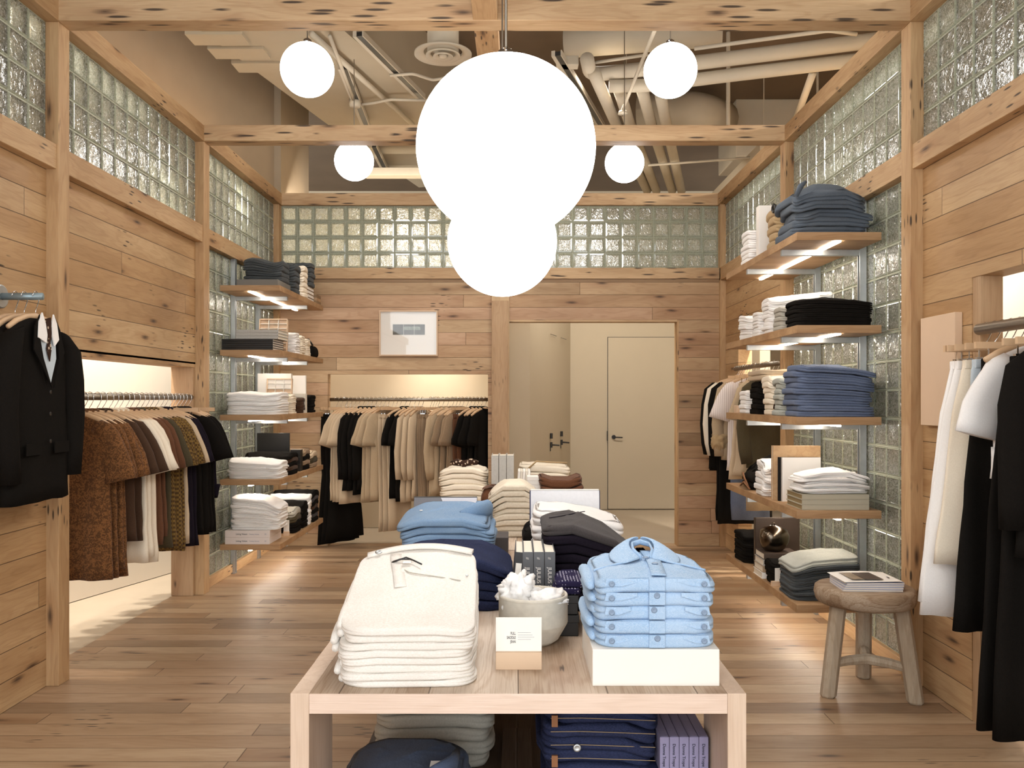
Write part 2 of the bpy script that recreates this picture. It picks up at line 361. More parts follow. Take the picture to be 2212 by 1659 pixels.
# ---- glass block panels
def blocks(n, plane, pos, a0, a1, z0, z1, p=.1475):
    """plane 'x': wall at x=pos spanning y a0..a1; 'y': wall at y=pos spanning x. face towards the room"""
    sgn = {'L': 1, 'R': -1, 'B': -1}[plane]
    na = max(1, round((a1-a0)/.152)); nz = max(1, round((z1-z0)/.148)); pa = (a1-a0)/na; pz = (z1-z0)/nz
    g = MB(); mo = MB()
    def P(a, z, dpt):     # depth measured out of the wall towards the room
        return (pos+sgn*dpt, a, z) if plane != 'B' else (a, pos+sgn*dpt, z)
    j = .0022; bd = .018 if plane == 'B' else .008
    for i in range(na):
        for k in range(nz):
            A0, A1, Z0, Z1 = a0+i*pa+j, a0+(i+1)*pa-j, z0+k*pz+j, z0+(k+1)*pz-j
            ins = [(0, -.075), (0, -.006), (.005, 0), (bd, .001), (bd+.004, -.003)]
            rings = [[P(*q, d_) for q in ((A0+s_, Z0+s_), (A1-s_, Z0+s_), (A1-s_, Z1-s_), (A0+s_, Z1-s_))] for s_, d_ in ins]
            n0 = len(g.v)
            for r in rings: g.v += r
            for q in range(4):
                for c in range(4):
                    e = (c+1) % 4
                    g.f.append([n0+q*4+c, n0+q*4+e, n0+(q+1)*4+e, n0+(q+1)*4+c]); g.m.append(1 if q in (1, 2) else 0)
            g.f.append([n0+16+c for c in range(4)]); g.m.append(0)
            # rear pane
            g.f.append([n0+c for c in (3, 2, 1, 0)]); g.m.append(0)
    for k in range(nz+1):
        z = z0+k*pz; a, b = P(a0, z-j, -.07), P(a1, z+j, -.006); mo.box(*sorted((a[0], b[0])), *sorted((a[1], b[1])), a[2], b[2])
    for i in range(na+1):
        q = a0+i*pa; a, b = P(q-j, z0, -.07), P(q+j, z1, -.006); mo.box(*sorted((a[0], b[0])), *sorted((a[1], b[1])), a[2], b[2])
    o = st(g.build('window_%d' % n, [M_glass, M_gedge])); mo.build('window_frame', M_mortar, o)
    return o
blocks(1, 'L', XL, YF+2.2, YA, ZG0, ZB0)
blocks(2, 'L', XL, YA+.1, YB, ZG0, ZB0)
blocks(3, 'L', XL, YB+.11, YC-.05, ZG0, ZB0)
blocks(4, 'L', XL, YB+.11, YC-.05, .075, ZM0)
blocks(5, 'R', XR, YF+2.2, YA, ZG0, ZB0)
blocks(6, 'R', XR, YA+.1, YB, ZG0, ZB0)
blocks(7, 'R', XR, YB+.11, YC-.05, ZG0, ZB0)
blocks(8, 'R', XR, YA+.1, YB, .075, ZM0)
blocks(9, 'B', YC+.03, XL+.05, XR-.05, ZG0, ZB0)
bx('trim_9', XL, XR, YC-.015, YC+.1, 2.51, 2.612, M_px, kind='structure')
# ================================================================== ceiling services, placed by height and sight line
def at(px, py, z):
    Y = F*(z-H)/(CY-py); return Vector(((px-CX)*Y/F, Y, z))
def atY(px, py, Y): return Vector(((px-CX)*Y/F, Y, H+(CY-py)*Y/F))
def pipe(pts, r, label, name='ceiling_pipe', cat='pipe', m=None, group=None):
    m = m or M_pipe
    P = [at(*p) for p in pts]; Q = [P[0]]
    for i in range(1, len(P)-1):                # rounded elbows
        a = P[i]+(P[i-1]-P[i]).normalized()*min(r*2.2, (P[i-1]-P[i]).length*.4); b = P[i]+(P[i+1]-P[i]).normalized()*min(r*2.2, (P[i+1]-P[i]).length*.4)
        Q += arc(a, P[i], b, 5)
    Q.append(P[-1])
    return tag(MB().tube(Q, r, 14).build(name, m, smooth=True), label, cat, group)
sof = MB(); P = [at(420, 56, 4.0), at(745, 68, 4.0), at(985, 272, 4.0), at(1100, 390, 4.0), at(905, 405, 4.0), at(712, 272, 4.0)]
st(sof.prism([(p.x, p.y) for p in P], 4.0, 4.6).build('ceiling.001', M_soffit))
for i, (px, py) in enumerate(((415, 92), (462, 122), (512, 152))):
    a = at(px, py, 3.98); b = at(px+70, py-8, 3.98)
    tag(MB().box(a.x, b.x+.15, a.y-.14, a.y+.05, 3.98, 4.12).build('duct_stub', M_soffit),
        '%s pale duct stub beside the sloping ceiling soffit over the far wall' % ('first', 'middle', 'last')[i], 'duct')
pipe([(1268, 128, 3.95), (1275, 162, 3.95), (1385, 150, 3.95), (1573, 127, 3.95), (1900, 86, 3.95)], .055, 'thick pale insulated pipe with an elbow, upper of the crosswise pair')
pipe([(1316, 186, 3.85), (1402, 185, 3.85), (1573, 163, 3.85), (1900, 124, 3.85)], .05, 'thick pale insulated pipe, lower of the crosswise pair under the roof deck')
for i, (a, b, c) in enumerate((((1283, 158), (1333, 272), (1398, 412)), ((1336, 190), (1362, 272), (1418, 412)), ((1386, 190), (1408, 272), (1452, 412)), ((1427, 205), (1440, 272), (1472, 412)))):
    pipe([(*a, 3.9), (*b, 3.9), (*c, 3.9)], .05, '%s of the four thick pale pipes running away over the enclosure' % ('first', 'second', 'third', 'fourth')[i], group='pipes running towards the rear')
pipe([(1414, 66, 3.7), (1345, 237, 3.7)], .013, 'thin slanting conduit beside the upper white globe, ending in a sprinkler dish', 'conduit', 'conduit')
pipe([(1500, 105, 3.9), (1700, 78, 3.9), (1790, 66, 3.9), (1850, 74, 3.9)], .014, 'thin pale conduit arching above the thick crosswise pipes', 'conduit', 'conduit')
pipe([(1400, 357, 3.8), (1660, 338, 3.8)], .012, 'thin conduit crossing behind the middle timber beam', 'conduit', 'conduit')
pipe([(1260, 139, 3.98), (1400, 118, 3.98)], .012, 'short thin conduit beside the insulated pipe elbow', 'conduit', 'conduit')
pipe([(1220, 93, 4.3), (1560, 66, 4.3)], .12, 'broad pale round duct high under the roof deck', 'round_duct', 'duct')
pipe([(1380, 250, 4.3), (1500, 238, 4.3), (1560, 262, 4.3)], .20, 'fat rounded pale duct end behind the four pipes', 'round_duct', 'duct')
pipe([(1755, 160, 3.8), (1718, 262, 3.8)], .028, 'short pale pipe dropping towards the timber top rail', 'ceiling_pipe', 'pipe')
pipe([(672, 72, 3.95), (892, 269, 3.95)], .022, 'long thin pipe crossing the plaster soffit by the hanging globe')
pipe([(712, 78, 3.93), (767, 223, 3.93)], .014, 'thin conduit running down to the round junction box on the soffit', 'conduit', 'conduit')
pipe([(776, 226, 3.92), (805, 223, 3.92), (843, 215, 3.92), (925, 217, 3.92)], .012, 'thin bent conduit leaving the round junction box', 'conduit', 'conduit')
pipe([(843, 163, 3.95), (892, 159, 3.95), (935, 173, 3.95), (975, 166, 3.95)], .012, 'thin wavy conduit below the round air diffuser', 'conduit', 'conduit')
for i, (x1, y1, x2, y2) in enumerate(((1573, 70, 1573, 275), (1650, 165, 1650, 272), (1766, 155, 1764, 205), (1476, 190, 1478, 265), (1353, 95, 1353, 140))):
    a = at(x1, y1, 4.6); b = Vector((a.x, a.y, H+(CY-y2)*a.y/F))
    tag(MB().tube([a, b], (.018, .005, .012, .008, .004)[i]).build('hanger_rod', M_pipe),
        ('thick slotted steel hanger rod dropping from the roof deck', 'thin hanger rod beside the dark roof bay', 'short hanger rod next to the slanting pale pipe', 'thin paired rod behind the white globe', 'short fine rod above the pipe elbow')[i], 'rod')
for i, (a, b, z) in enumerate((((776, 78), (912, 214), 3.96), ((744, 150), (793, 276), 3.93), ((808, 318), (840, 382), 3.93), ((1205, 120), (1300, 275), 3.95))):
    A, B = at(*a, z), at(*b, z); dv = (B-A); an = math.atan2(-dv.x, dv.y)
    e = empty('lighting_track', A, an, label=('dark lighting track beside the round air diffuser', 'dark lighting track crossing the soffit junction box', 'dark lighting track behind the middle timber beam', 'dark lighting track behind the big white globe')[i], cat='lighting track')
    L = dv.length
    MB().box(-.02, .02, 0, L, 0, .03).build('track', M_black, e); MB().box(-.05, -.022, 0, L, -.002, .04).build('channel', M_pipe, e); MB().box(.022, .03, 0, L, -.002, .04).build('channel', M_pipe, e)
c = at(957, 119, 3.78)
e = empty('air_diffuser', c, label='round white tiered ceiling air diffuser hanging from a duct collar', cat='air vent')
for k, (ro, ri, z) in enumerate(((.20, .135, 0), (.12, .085, -.012), (.07, .035, -.02))):
    MB().lathe([(ri, z+.03), (ro, z+.012), (ro, z), (ri, z+.018)], N=40, cap=False).loft([[(ri*math.cos(a), ri*math.sin(a), z+.018) for a in [2*PI*i/40 for i in range(40)]], [(ri*math.cos(a), ri*math.sin(a), z+.03) for a in [2*PI*i/40 for i in range(40)]]], False, False).build('ring', M_pipe, e, smooth=True)
MB().lathe([(0, -.02), (.025, -.02), (.03, .01), (0, .01)], N=24).build('hub', M_pipe, e, smooth=True)
MB().lathe([(.11, .02), (.11, .8)], N=28).build('collar', M_pipe, e, smooth=True)
c = at(767, 226, 3.9); e = empty('junction_box', c, label='round metal junction box on the soffit above the small globe', cat='junction box')
MB().lathe([(0, -.02), (.045, -.02), (.05, 0), (.05, .05), (0, .05)], N=20).build('cover', M_pipe, e, smooth=True); MB().lathe([(0, .05), (.02, .05), (.02, .1), (0, .1)], N=12).build('neck', M_pipe, e)
c = at(1345, 237, 3.7)-Vector((0, 0, .035)); e = empty('sprinkler_dish', c, label='small round sprinkler dish at the end of the slanting conduit', cat='sprinkler')
MB().lathe([(.0, .0), (.04, .0), (.03, .025), (0, .03)], N=20).build('dish', M_pipe, e, smooth=True); MB().lathe([(0, -.02), (.008, -.02), (.008, 0), (0, 0)], N=10).build('head', M_chrome, e)
A = at(1235, 145, 3.95); tag(MB().box(A.x-.12, A.x+.05, A.y-.05, A.y+.05, 3.95, 4.02).build('junction_box', M_pipe, bevel=.004), 'rectangular pale junction box beside the insulated pipe elbow', 'junction box')
A = at(850, 381, 3.7); tag(MB().box(A.x-.3, A.x+.35, A.y-.05, A.y+.1, 3.7, 3.78).build('ceiling_joist', M_pipe, bevel=.004), 'pale joist behind the middle beam beside the small globe', 'joist')
A = at(1570, 395, 3.75); tag(MB().box(A.x+.05, A.x+.75, A.y-.2, A.y+.6, 3.98, 4.6).build('air_duct', M_pipe, bevel=.01), 'large pale rectangular duct above the rear glass block corner', 'duct')
# ---- globe pendants
def globe(px, py, Y, r, label, m, top=4.6):
    c = atY(px, py, Y)
    e = empty('globe_pendant', c, label=label, cat='pendant lamp', group='white globe pendants')
    prof = [(max(.0001, r*math.sin(PI*i/36)), -r*math.cos(PI*i/36)) for i in range(37)]
    MB().lathe(prof, N=64, cap=False).build('globe', m, e, smooth=True)
    MB().lathe([(0, r-.004), (.03*r/.15 if r < .2 else .03, r-.004), (.022, r+.02), (.008, r+.03), (0, r+.03)], N=20).build('cap', M_chrome, e, smooth=True)
    MB().tube([(0, 0, r+.02), (0, 0, top-c.z)], .0035 if r < .2 else .004).build('cord', M_rail, e)
globe(1093, 320, 2.38, .25, 'largest white globe pendant, hanging closest over the table', M_globe)
globe(1085, 522, 3.9, .25, 'white globe pendant partly hidden behind the largest globe', M_globe)
globe(664, 151, 4.84, .15, 'small white globe pendant in front of the plaster soffit', M_globes)
globe(1448, 153, 4.84, .15, 'small white globe pendant in front of the thick crosswise pipes', M_globes)
globe(765, 348, 6.57, .15, 'small white globe pendant behind the middle beam by the soffit', M_globes)
globe(1349, 352, 6.57, .15, 'small white globe pendant behind the middle beam below the four pipes', M_globes)
# ================================================================== fabrics
def fabric(name, c, c2=None, scale=220, kind='plain', rough=.92, bump=.25):
    if name in MC: return MC[name]
    N = NT(name); b = N.b; co = N.n('ShaderNodeTexCoord').outputs['Object']
    c = lin(c); c2 = lin(c2) if c2 else tuple(x*.8 for x in c[:3])+(1,)
    fine = N.n('ShaderNodeTexNoise', i_Vector=co, i_Scale=scale, i_Detail=3).outputs[0]
    big = N.n('ShaderNodeTexNoise', i_Vector=co, i_Scale=9, i_Detail=3).outputs[0]
    if kind == 'denim':
        st_ = N.n('ShaderNodeMapping', i_0=co, i_3=(1, 1, 6))
        f2 = N.n('ShaderNodeTexNoise', i_Vector=st_, i_Scale=scale, i_Detail=2).outputs[0]
        x = N.mix(N.mr(f2, .35, .65, 0, .75), c, c2); x = N.mix(N.mr(big, .4, .7, 0, .35), x, c2)
    elif kind == 'floral':
        vo = N.n('ShaderNodeTexNoise', i_Vector=co, i_Scale=62, i_Detail=4, i_Distortion=1.8).outputs[0]
        x = N.mix(N.mr(vo, .46, .56, 0, .9), c, c2)
    elif kind == 'check':
        ch = N.n('ShaderNodeTexChecker', i_Vector=co, i_Scale=75).outputs[1]; x = N.mix(N.m('MULTIPLY', ch, .7), c, c2)
    elif kind == 'dots':
        vo = N.n('ShaderNodeTexVoronoi', i_Vector=co, i_Scale=120, i_Randomness=.1).outputs[0]; x = N.mix(N.mr(vo, .18, .28, 1, 0), c, c2)
    elif kind == 'bandana':
        vo = N.n('ShaderNodeTexVoronoi', i_Vector=co, i_Scale=55).outputs[0]; x = N.mix(N.mr(vo, .3, .36, 0, 1), c2, c)
    elif kind == 'stripe':
        sp = N.n('ShaderNodeSeparateXYZ', i_0=co); w = N.m('SINE', N.m('MULTIPLY', sp.outputs[0], 420)); x = N.mix(N.mr(w, .2, .6, 0, .8), c, c2)
    else:
        x = N.mix(N.mr(fine, .3, .7, 0, .5), c, c2)
    N.put(b.inputs['Base Color'], x); b.inputs['Roughness'].default_value = rough
    b.inputs['Sheen Weight'].default_value = .06 if c[1] > .03 else 0; b.inputs['Specular IOR Level'].default_value = .2 if c[1] > .03 else .06
    bp = N.n('ShaderNodeBump', i_Strength=bump, i_Distance=.002, i_Height=fine); N.put(b.inputs['Normal'], bp)
    MC[name] = N.mat; return N.mat
F_white = fabric('white_cotton', 'f4f0ec', 'e9e4de'); F_cream = fabric('cream_cotton', 'efe2cd', 'dfd0b8')
F_ecru = fabric('ecru_denim', 'f0ebe4', 'dcd4c9', kind='denim'); F_beige = fabric('beige_knit', 'e0d4c0', 'c6b8a0', scale=120)
F_black = fabric('black_wool', '1b1815', '110f0d'); F_navy = fabric('navy_cotton', '2b2c40', '1d1d2c', kind='denim')
F_char = fabric('charcoal_jersey', '45403f', '322e2f'); F_chambray = fabric('light_chambray', '8fb2d6', 'c3d6ea', kind='denim', scale=300)
F_blue = fabric('mid_blue_denim', '6c8cb0', '8fa6bd', kind='denim'); F_indigo = fabric('raw_indigo', '23273c', '363d5c', kind='denim')
F_washed = fabric('washed_blue_denim', '4f5a74', '6f7a90', kind='denim'); F_gwash = fabric('grey_blue_denim', '474f5a', '626a72', kind='denim'); F_gdenim = fabric('grey_denim', '9a9b92', 'b3b3a8', kind='denim')
F_bdenim = fabric('black_denim', '3c3f40', '54585a', kind='denim'); F_tan = fabric('tan_canvas', 'b79c74', '9c8160')
F_brown = fabric('dark_brown_cord', '4a3424', '35241a'); F_rust = fabric('rust_brown', '6b4630', '4e3120')
F_floral = fabric('brown_floral', '54371f', '805530', kind='floral'); F_check = fabric('brown_check', '4f3a22', '8f7038', kind='check')
F_sand = fabric('sand_linen', 'cdb89b', 'b9a184'); F_taupe = fabric('taupe_linen', '9c846a', '7f6950'); F_khaki = fabric('khaki_twill', 'bca688', 'a38c6e')
F_sage = fabric('pale_sage', 'b9c3bd', 'a4afa9'); F_olive = fabric('olive_green', '4f4531', '3b3323'); F_plum = fabric('plum_black', '211c24', '15111a')
F_stone = fabric('stone_grey', 'b3ada0', '9a9488'); F_slate = fabric('slate_blue', '55617a', '414b61', kind='denim')
F_dots = fabric('dotted_navy', '2c2742', 'd8d4e4', kind='dots'); F_band = fabric('brown_bandana', '3b2a22', 'c9b39a', kind='bandana')
F_stripe = fabric('striped_white', 'ece2dc', 'c9b8b0', kind='stripe'); F_pale = fabric('pale_blue_cotton', 'c6d0d6', 'b1bcc4')
def ns(x, y, z): return mnoise.noise(Vector((x, y, z)))
# ================================================================== folded clothing
def rr(hw, hd, r, N=56):
    P = []
    for k in range(N):
        a = 2*PI*(k+.5)/N; e = .30
        c, s_ = math.cos(a), math.sin(a)
        P.append((hw*math.copysign(abs(c)**e, c), hd*math.copysign(abs(s_)**e, s_)))
    return P
def fold(mb, w, d, t, z0, g, seed, lobes=2, dx=0, dy=0, rz=0, wob=.006, wr=.0015, fine=False):
    """one folded garment: front fold towards -y, layered edges elsewhere. g(u,v) scales heights so layers nest"""
    out = rr(w/2, d/2, .3); N = len(out); R = []
    side = [(.45, 0), (.12, .04), (0, .24)] + ([(-.0, .42), ('g', .5), (-.0, .58)] if lobes > 1 else [(-.03, .5)]) + [(0, .76), (.12, .96), (.45, 1.0)]
    for ins, zf in side:
        ring = []
        for k, (x, y) in enumerate(out):
            front = max(0, -y/(d/2)-.75)*4
            i_ = ins if ins != 'g' else .55*(1-min(1, front*1.0))
            nx = ns(x*14+seed, y*14, seed*.7)*wob; sc = 1-(i_*t*.9)/max(w, d)*2
            zz = ns(x*22, y*22+seed, zf*2+seed)*t*.08
            X, Y = x*sc+nx*(x/(w/2)), y*sc+nx*(y/(d/2))
            ring.append((X, Y, zf, zz))
        R.append(ring)
    for s_ in ((.93, .86, .78, .70, .62, .53, .44, .35, .26, .17, .08, .02) if fine else (.82, .55, .28, .05)):
        R.append([(x*s_, y*s_, 1.0, 0) for x, y in out])
    bot = [[(x*s_, y*s_, 0.0, 0) for x, y in out] for s_ in (.05, .5)]
    rings = []; c, s2 = math.cos(rz), math.sin(rz)
    for ring in bot+R:
        q = []
        for X, Y, zf, zz in ring:
            gg = g(X/(w/2), Y/(d/2))
            z = (z0+t*zf)*gg + zz + (ns(X*16+seed, Y*16, seed)*wr*3 if zf == 1 else 0)
            if fine and zf == 1:
                cr = 1-abs(ns(X*9+Y*4+seed, Y*17-X*5, seed*2))*5
                z += max(0, cr)**2*.0035+ns(X*35, Y*35, seed)*.0016
            q.append((dx+X*c-Y*s2, dy+X*s2+Y*c, z))
        rings.append(q)
    mb.loft(rings)
ORD = ['topmost', 'second from top', 'third from top', 'fourth from top', 'fifth from top', 'sixth from top', 'seventh from top', 'eighth from top', 'ninth from top', 'tenth from top', 'eleventh from top', 'twelfth from top']
def flat(u, v): return 1.0
def hump(a=.25, p=2): return lambda u, v: 1-a*min(1, abs(u))**p
def rise(a=.6): return lambda u, v: 1+a*(v+1)/2*1.0
def stack(n, x, y, z, w, d, t, mat, desc, cat='folded shirt', name='folded_shirt', g=None, rz=0, group=None, lobes=2, jit=.006, seed=None, wob=.006, top=None, wr=.0015):
    """desc must single out the stack; each garment is its own thing"""
    g = g or hump(.12); rnd = random.Random(hash(desc) & 0xffff if seed is None else seed); out = []
    for i in range(n):
        k = n-1-i
        pos = 'lowest' if (k == n-1 and n > 1) else ORD[k]
        e = empty(name, (x, y, z), rz, label=(desc if n == 1 else f'{pos}, {desc}'), cat=cat, group=group or (None if n == 1 else desc[:60]))
        m = mat[i % len(mat)] if isinstance(mat, (list, tuple)) else mat
        mb = MB(); fold(mb, w, d, t*.985, i*t, g, rnd.random()*50, lobes, rnd.uniform(-jit, jit), rnd.uniform(-jit, jit), rnd.uniform(-.02, .02), wob, wr, k == 0)
        mb.build('body', m, e, smooth=True); out.append(e)
    return out
import zlib
def hash(s): return zlib.crc32(s.encode())
# ================================================================== books, boxes
def book(x, y, z, w, d, t, cover, label, rot=(0, 0, 0), pages=None, cat='book', group=None, name='book', soft=False, spine='-y'):
    """lies flat in its own frame: width w along x, depth d along y, thickness t along z; spine on -y"""
    e = empty(name, (x, y, z), rot=rot, label=label, cat=cat, group=group)
    c = .0012 if soft else .0028; m = .0005 if soft else .004
    b = MB(); b.box(-w/2, w/2, 0, d, 0, c); b.box(-w/2, w/2, 0, d, t-c, t); b.box(-w/2, w/2, -c*.2, c, c, t-c)
    b.build('cover', cover, e, bevel=.0006)
    MB().box(-w/2+m, w/2-m, c, d-m, c, t-c).build('pages', pages or M_pages, e)
    return e
def carton(x0, x1, y0, y1, z0, z1, m, label, cat='box', name='display_box', lid=None, group=None):
    e = empty(name, ((x0+x1)/2, (y0+y1)/2, z0), label=label, cat=cat, group=group)
    w, d, h = (x1-x0)/2, (y1-y0)/2, z1-z0
    MB().box(-w, w, -d, d, 0, h if not lid else h-lid).build('body', m, e, bevel=.0015)
    if lid: MB().box(-w-.002, w+.002, -d-.002, d+.002, h-lid, h).build('lid', m, e, bevel=.0015)
    return e
# ================================================================== centre tables
def table(x0, x1, y0, y1, zt, label, shelf=None, mats=(M_table, M_tablef, M_tablel)):
    e = empty('display_table', ((x0+x1)/2, (y0+y1)/2, 0), label=label, cat='table'); w, d = (x1-x0)/2, (y1-y0)/2
    MB().box(-w+.04, w-.04, -d, d, zt-.042, zt).build('tabletop', mats[0], e, bevel=.0015)
    MB().box(-w+.0405, w-.0405, -d-.002, -d+.006, zt-.0425, zt-.0005).build('front_edge', mats[1], e, bevel=.001)
    for sx in (-1, 1):
        for sy in (-1, 1):
            MB().box(*sorted((sx*w, sx*(w-.04))), *sorted((sy*d, sy*(d-.23))), 0, zt).build('leg', mats[2], e, bevel=.0015)
        MB().box(*sorted((sx*w, sx*(w-.04))), -d+.23, d-.23, zt-.042, zt).build('side_rail', mats[2], e)
    if shelf: MB().box(-w+.04, w-.04, -d+.1, d-.1, shelf-.03, shelf).build('shelf', M_dark, e, bevel=.0015)
    return e
TX0, TX1, TZ = -.478, .489, .76
table(TX0, TX1, 1.805, 3.50, TZ, 'pale fir display table closest to the camera under the biggest globe', .36)
table(TX0+.02, TX1-.02, 3.53, 5.40, TZ-.001, 'rear display table set end to end behind the closest table', .36)
# --- ecru jeans pile
def gj(u, v): return 1+.75*max(0, (v+1)/2)**1.2 - .06*u*u + .25*max(0, (v+1)/2)*math.sin(1.2+u*1.3)*.4
X = stack(8, -.243, 2.03, TZ, .30, .39, .0165, F_ecru, 'folded white jeans in the big pile at the table front', 'folded jeans', 'folded_jeans', gj, lobes=2, jit=.004, wob=.012, rz=.02)
tp = X[-1]; TZT = TZ+8*.0165
def topz(g, u, v, h): return h*g(u, v)
h8 = 8*.0165
def strip(mb, pts, w, t, g, hw, hd, h, lift=.001, across=None):
    """a ribbon laid over a stack: pts are (x,y) in the stack frame"""
    n = len(pts); rings = []
    for i, (x, y) in enumerate(pts):
        a, b = pts[max(0, i-1)], pts[min(n-1, i+1)]; tx, ty = b[0]-a[0], b[1]-a[1]; L = math.hypot(tx, ty) or 1
        nx, ny = -ty/L*w/2, tx/L*w/2; z = h*g(x/hw, y/hd)+lift
        rings.append([(x+nx, y+ny, z), (x+nx, y+ny, z+t), (x-nx, y-ny, z+t), (x-nx, y-ny, z)])
    mb.loft(rings)
def lerp(a, b, n=14): return [(a[0]+(b[0]-a[0])*i/n, a[1]+(b[1]-a[1])*i/n) for i in range(n+1)]
wb_ = MB(); strip(wb_, [(-.135+.27*i/16, .165+.012*math.sin(i/16*PI)) for i in range(17)], .034, .009, gj, .15, .195, h8); wb_.build('waistband', F_ecru, tp, smooth=True)
for k_, e_ in enumerate(X):
    z_ = .0165*(k_+.5); q_ = [(-.143-.010*math.sin(k_*1.7)-.010*(k_ > 2), -.15+.035*i, z_*gj(-1, (-.15+.035*i)/.195)) for i in range(8)]
    MB().tube(q_, [.008, .012, .013, .012, .013, .012, .011, .006], 8).build('rolled_leg', F_ecru, e_, smooth=True)
pk = MB(); strip(pk, [(-.03+.14*i/12, .07-.045*(i/12)**.5) for i in range(13)], .003, .0015, gj, .15, .195, h8); pk.build('pocket_seam', F_stone, tp)
fl = MB(); strip(fl, [(-.06+.003*i, .15-.016*i) for i in range(11)], .028, .003, gj, .15, .195, h8); fl.build('fly', F_ecru, tp, smooth=True)
def button(x, y, z, r, m, parent, rot=(0, 0, 0)):
    o = MB().lathe([(0, 0), (r, 0), (r*1.05, r*.25), (r*.8, r*.4), (r*.5, r*.28), (0, r*.28)], N=16).build('button', m, parent, smooth=True); o.location = (x, y, z); o.rotation_euler = rot; return o
button(-.105, .155, h8*gj(-.7, .8)+.012, .009, M_steel, tp, (.3, 0, 0)); button(.125, .05, h8*gj(.8, .25)+.003, .0035, M_steel, tp, (.3, 0, 0))
tg = MB(); zt_ = h8*gj(-.3, .5)+.006
tg.tube([(-.065, .105, zt_), (-.05, .1, zt_+.006), (-.03, .108, zt_+.012), (-.01, .095, zt_+.007), (.012, .075, zt_+.001)], .0022, 6).tube([(-.065, .112, zt_), (-.045, .105, zt_+.008), (-.02, .1, zt_+.009)], .002, 6).build('cord', M_black, tp, smooth=True)
MB().box(-.035, -.015, .085, .1, zt_+.002, zt_+.006).build('swing_tag', M_paper, tp)
# --- white display box and chambray shirts
carton(.167, .443, 1.851, 2.135, TZ, TZ+.08, M_paper, 'low white box under the light blue denim shirts', 'box')
def gc(u, v): return 1-.10*u*u+.06*(v+1)/2
cs = stack(5, .31, 2.0, TZ+.08, .27, .28, .031, F_chambray, 'light blue denim work shirt folded on the white box', 'folded shirt', 'folded_shirt', gc, jit=.004, wob=.007, lobes=2)
M_pearl = plain('pearl_button', '7f93ac', .3)
for k_, e_ in enumerate(cs):
    q_ = [(-.137-.006*math.sin(k_*2.1), -.10+.032*i, .031*(k_+.45)*gc(-1, 0)+.003*math.sin(i+k_)) for i in range(8)]
    MB().tube(q_, [.007, .012, .0135, .014, .0135, .014, .013, .008], 10, flat=1.1).build('sleeve', F_chambray, e_, smooth=True)
for k, e in enumerate(cs):                              # each shirt shows placket, pocket flaps and buttons on its front fold
    rnd = random.Random(k); zt_ = .031*(k+1)
    for sx in (-1, 1):
        f = MB(); a0, a1 = sx*(.050+rnd.uniform(-.01, .01)), sx*.112
        pts = [(a0, -.1385, zt_-.003), ((a0+a1)/2, -.1395, zt_-.003), (a1, -.1335, zt_-.004), (a1+.004*sx, -.1365, zt_-.021), ((a0+a1)/2, -.1435, zt_-.019), (a0, -.143, zt_-.010)]
        f.loft([[(p[0], p[1], p[2]) for p in pts], [(p[0], p[1]-.003, p[2]) for p in pts]]); f.build('pocket_flap', F_chambray, e, bevel=.0008)
        button(a1*.90, -.1455, zt_-.014, .006, M_pearl, e, (PI/2, 0, 0))
    if k in (2, 3, 0): button(.0+rnd.uniform(-.01, .01), -.1465, zt_-.008, .0065, M_pearl, e, (PI/2, 0, 0))
    f = MB(); f.box(-.02, .016, -.1475, -.136, zt_-.029, zt_-.001); f.build('placket', F_chambray, e, bevel=.002)
e = cs[-1]; h5 = 5*.031
gg = lambda x, y: h5*gc(x/.135, y/.14)
f = MB(); strip(f, [(.004+.012*math.sin(i/7), -.13+.25*i/14) for i in range(15)], .032, .003, gc, .135, .14, h5); f.build('placket', F_chambray, e, smooth=True)
button(.012, -.03, gg(.01, -.03)+.004, .0075, M_pearl, e); button(.0, .03, gg(0, .03)+.004, .0075, M_pearl, e)
# collar: two standing wings round an open neck
def wing(sx):
    inner = [(.006, .020, .004), (.018, .055, .010), (.030, .090, .018), (.030, .118, .030), (.012, .132, .036), (0, .135, .036)]
    outer = [(.060, -.020, .003), (.082, .010, .005), (.088, .060, .008), (.080, .110, .010), (.050, .140, .010), (0, .150, .008)]
    r1 = [Vector((sx*p[0], p[1], gg(p[0], p[1])+p[2])) for p in inner]; r2 = [Vector((sx*p[0], p[1], gg(p[0], min(p[1], .13))+p[2])) for p in outer]
    rings = []
    for a_, b_ in zip(r1, r2):
        m1 = a_.lerp(b_, .2)+Vector((0, 0, .006)); m2 = a_.lerp(b_, .6)+Vector((0, 0, .007))
        dn = Vector((0, 0, -.0035)); rings.append([a_, m1, m2, b_, b_+dn, m2+dn, m1+dn, a_+dn])
    MB().loft(rings).build('collar', F_chambray, e, smooth=True, sub=1)
wing(-1); wing(1)
f = MB(); f.tube([(-.012, .03, gg(0, .03)+.004), (-.024, .075, gg(0, .08)+.012), (-.022, .112, gg(0, .1)+.02), (0, .126, gg(0, .12)+.024), (.022, .112, gg(0, .1)+.02), (.024, .075, gg(0, .08)+.012), (.012, .03, gg(0, .03)+.004)], .008, 10, flat=.4).build('neckband', F_chambray, e, smooth=True)
for sx in (-1, 1):
    f = MB(); strip(f, [(sx*(.045+.085*i/8), .005-.03*(i/8)) for i in range(9)], .006, .004, gc, .135, .14, h5); f.build('pocket_flap', F_chambray, e, smooth=True)
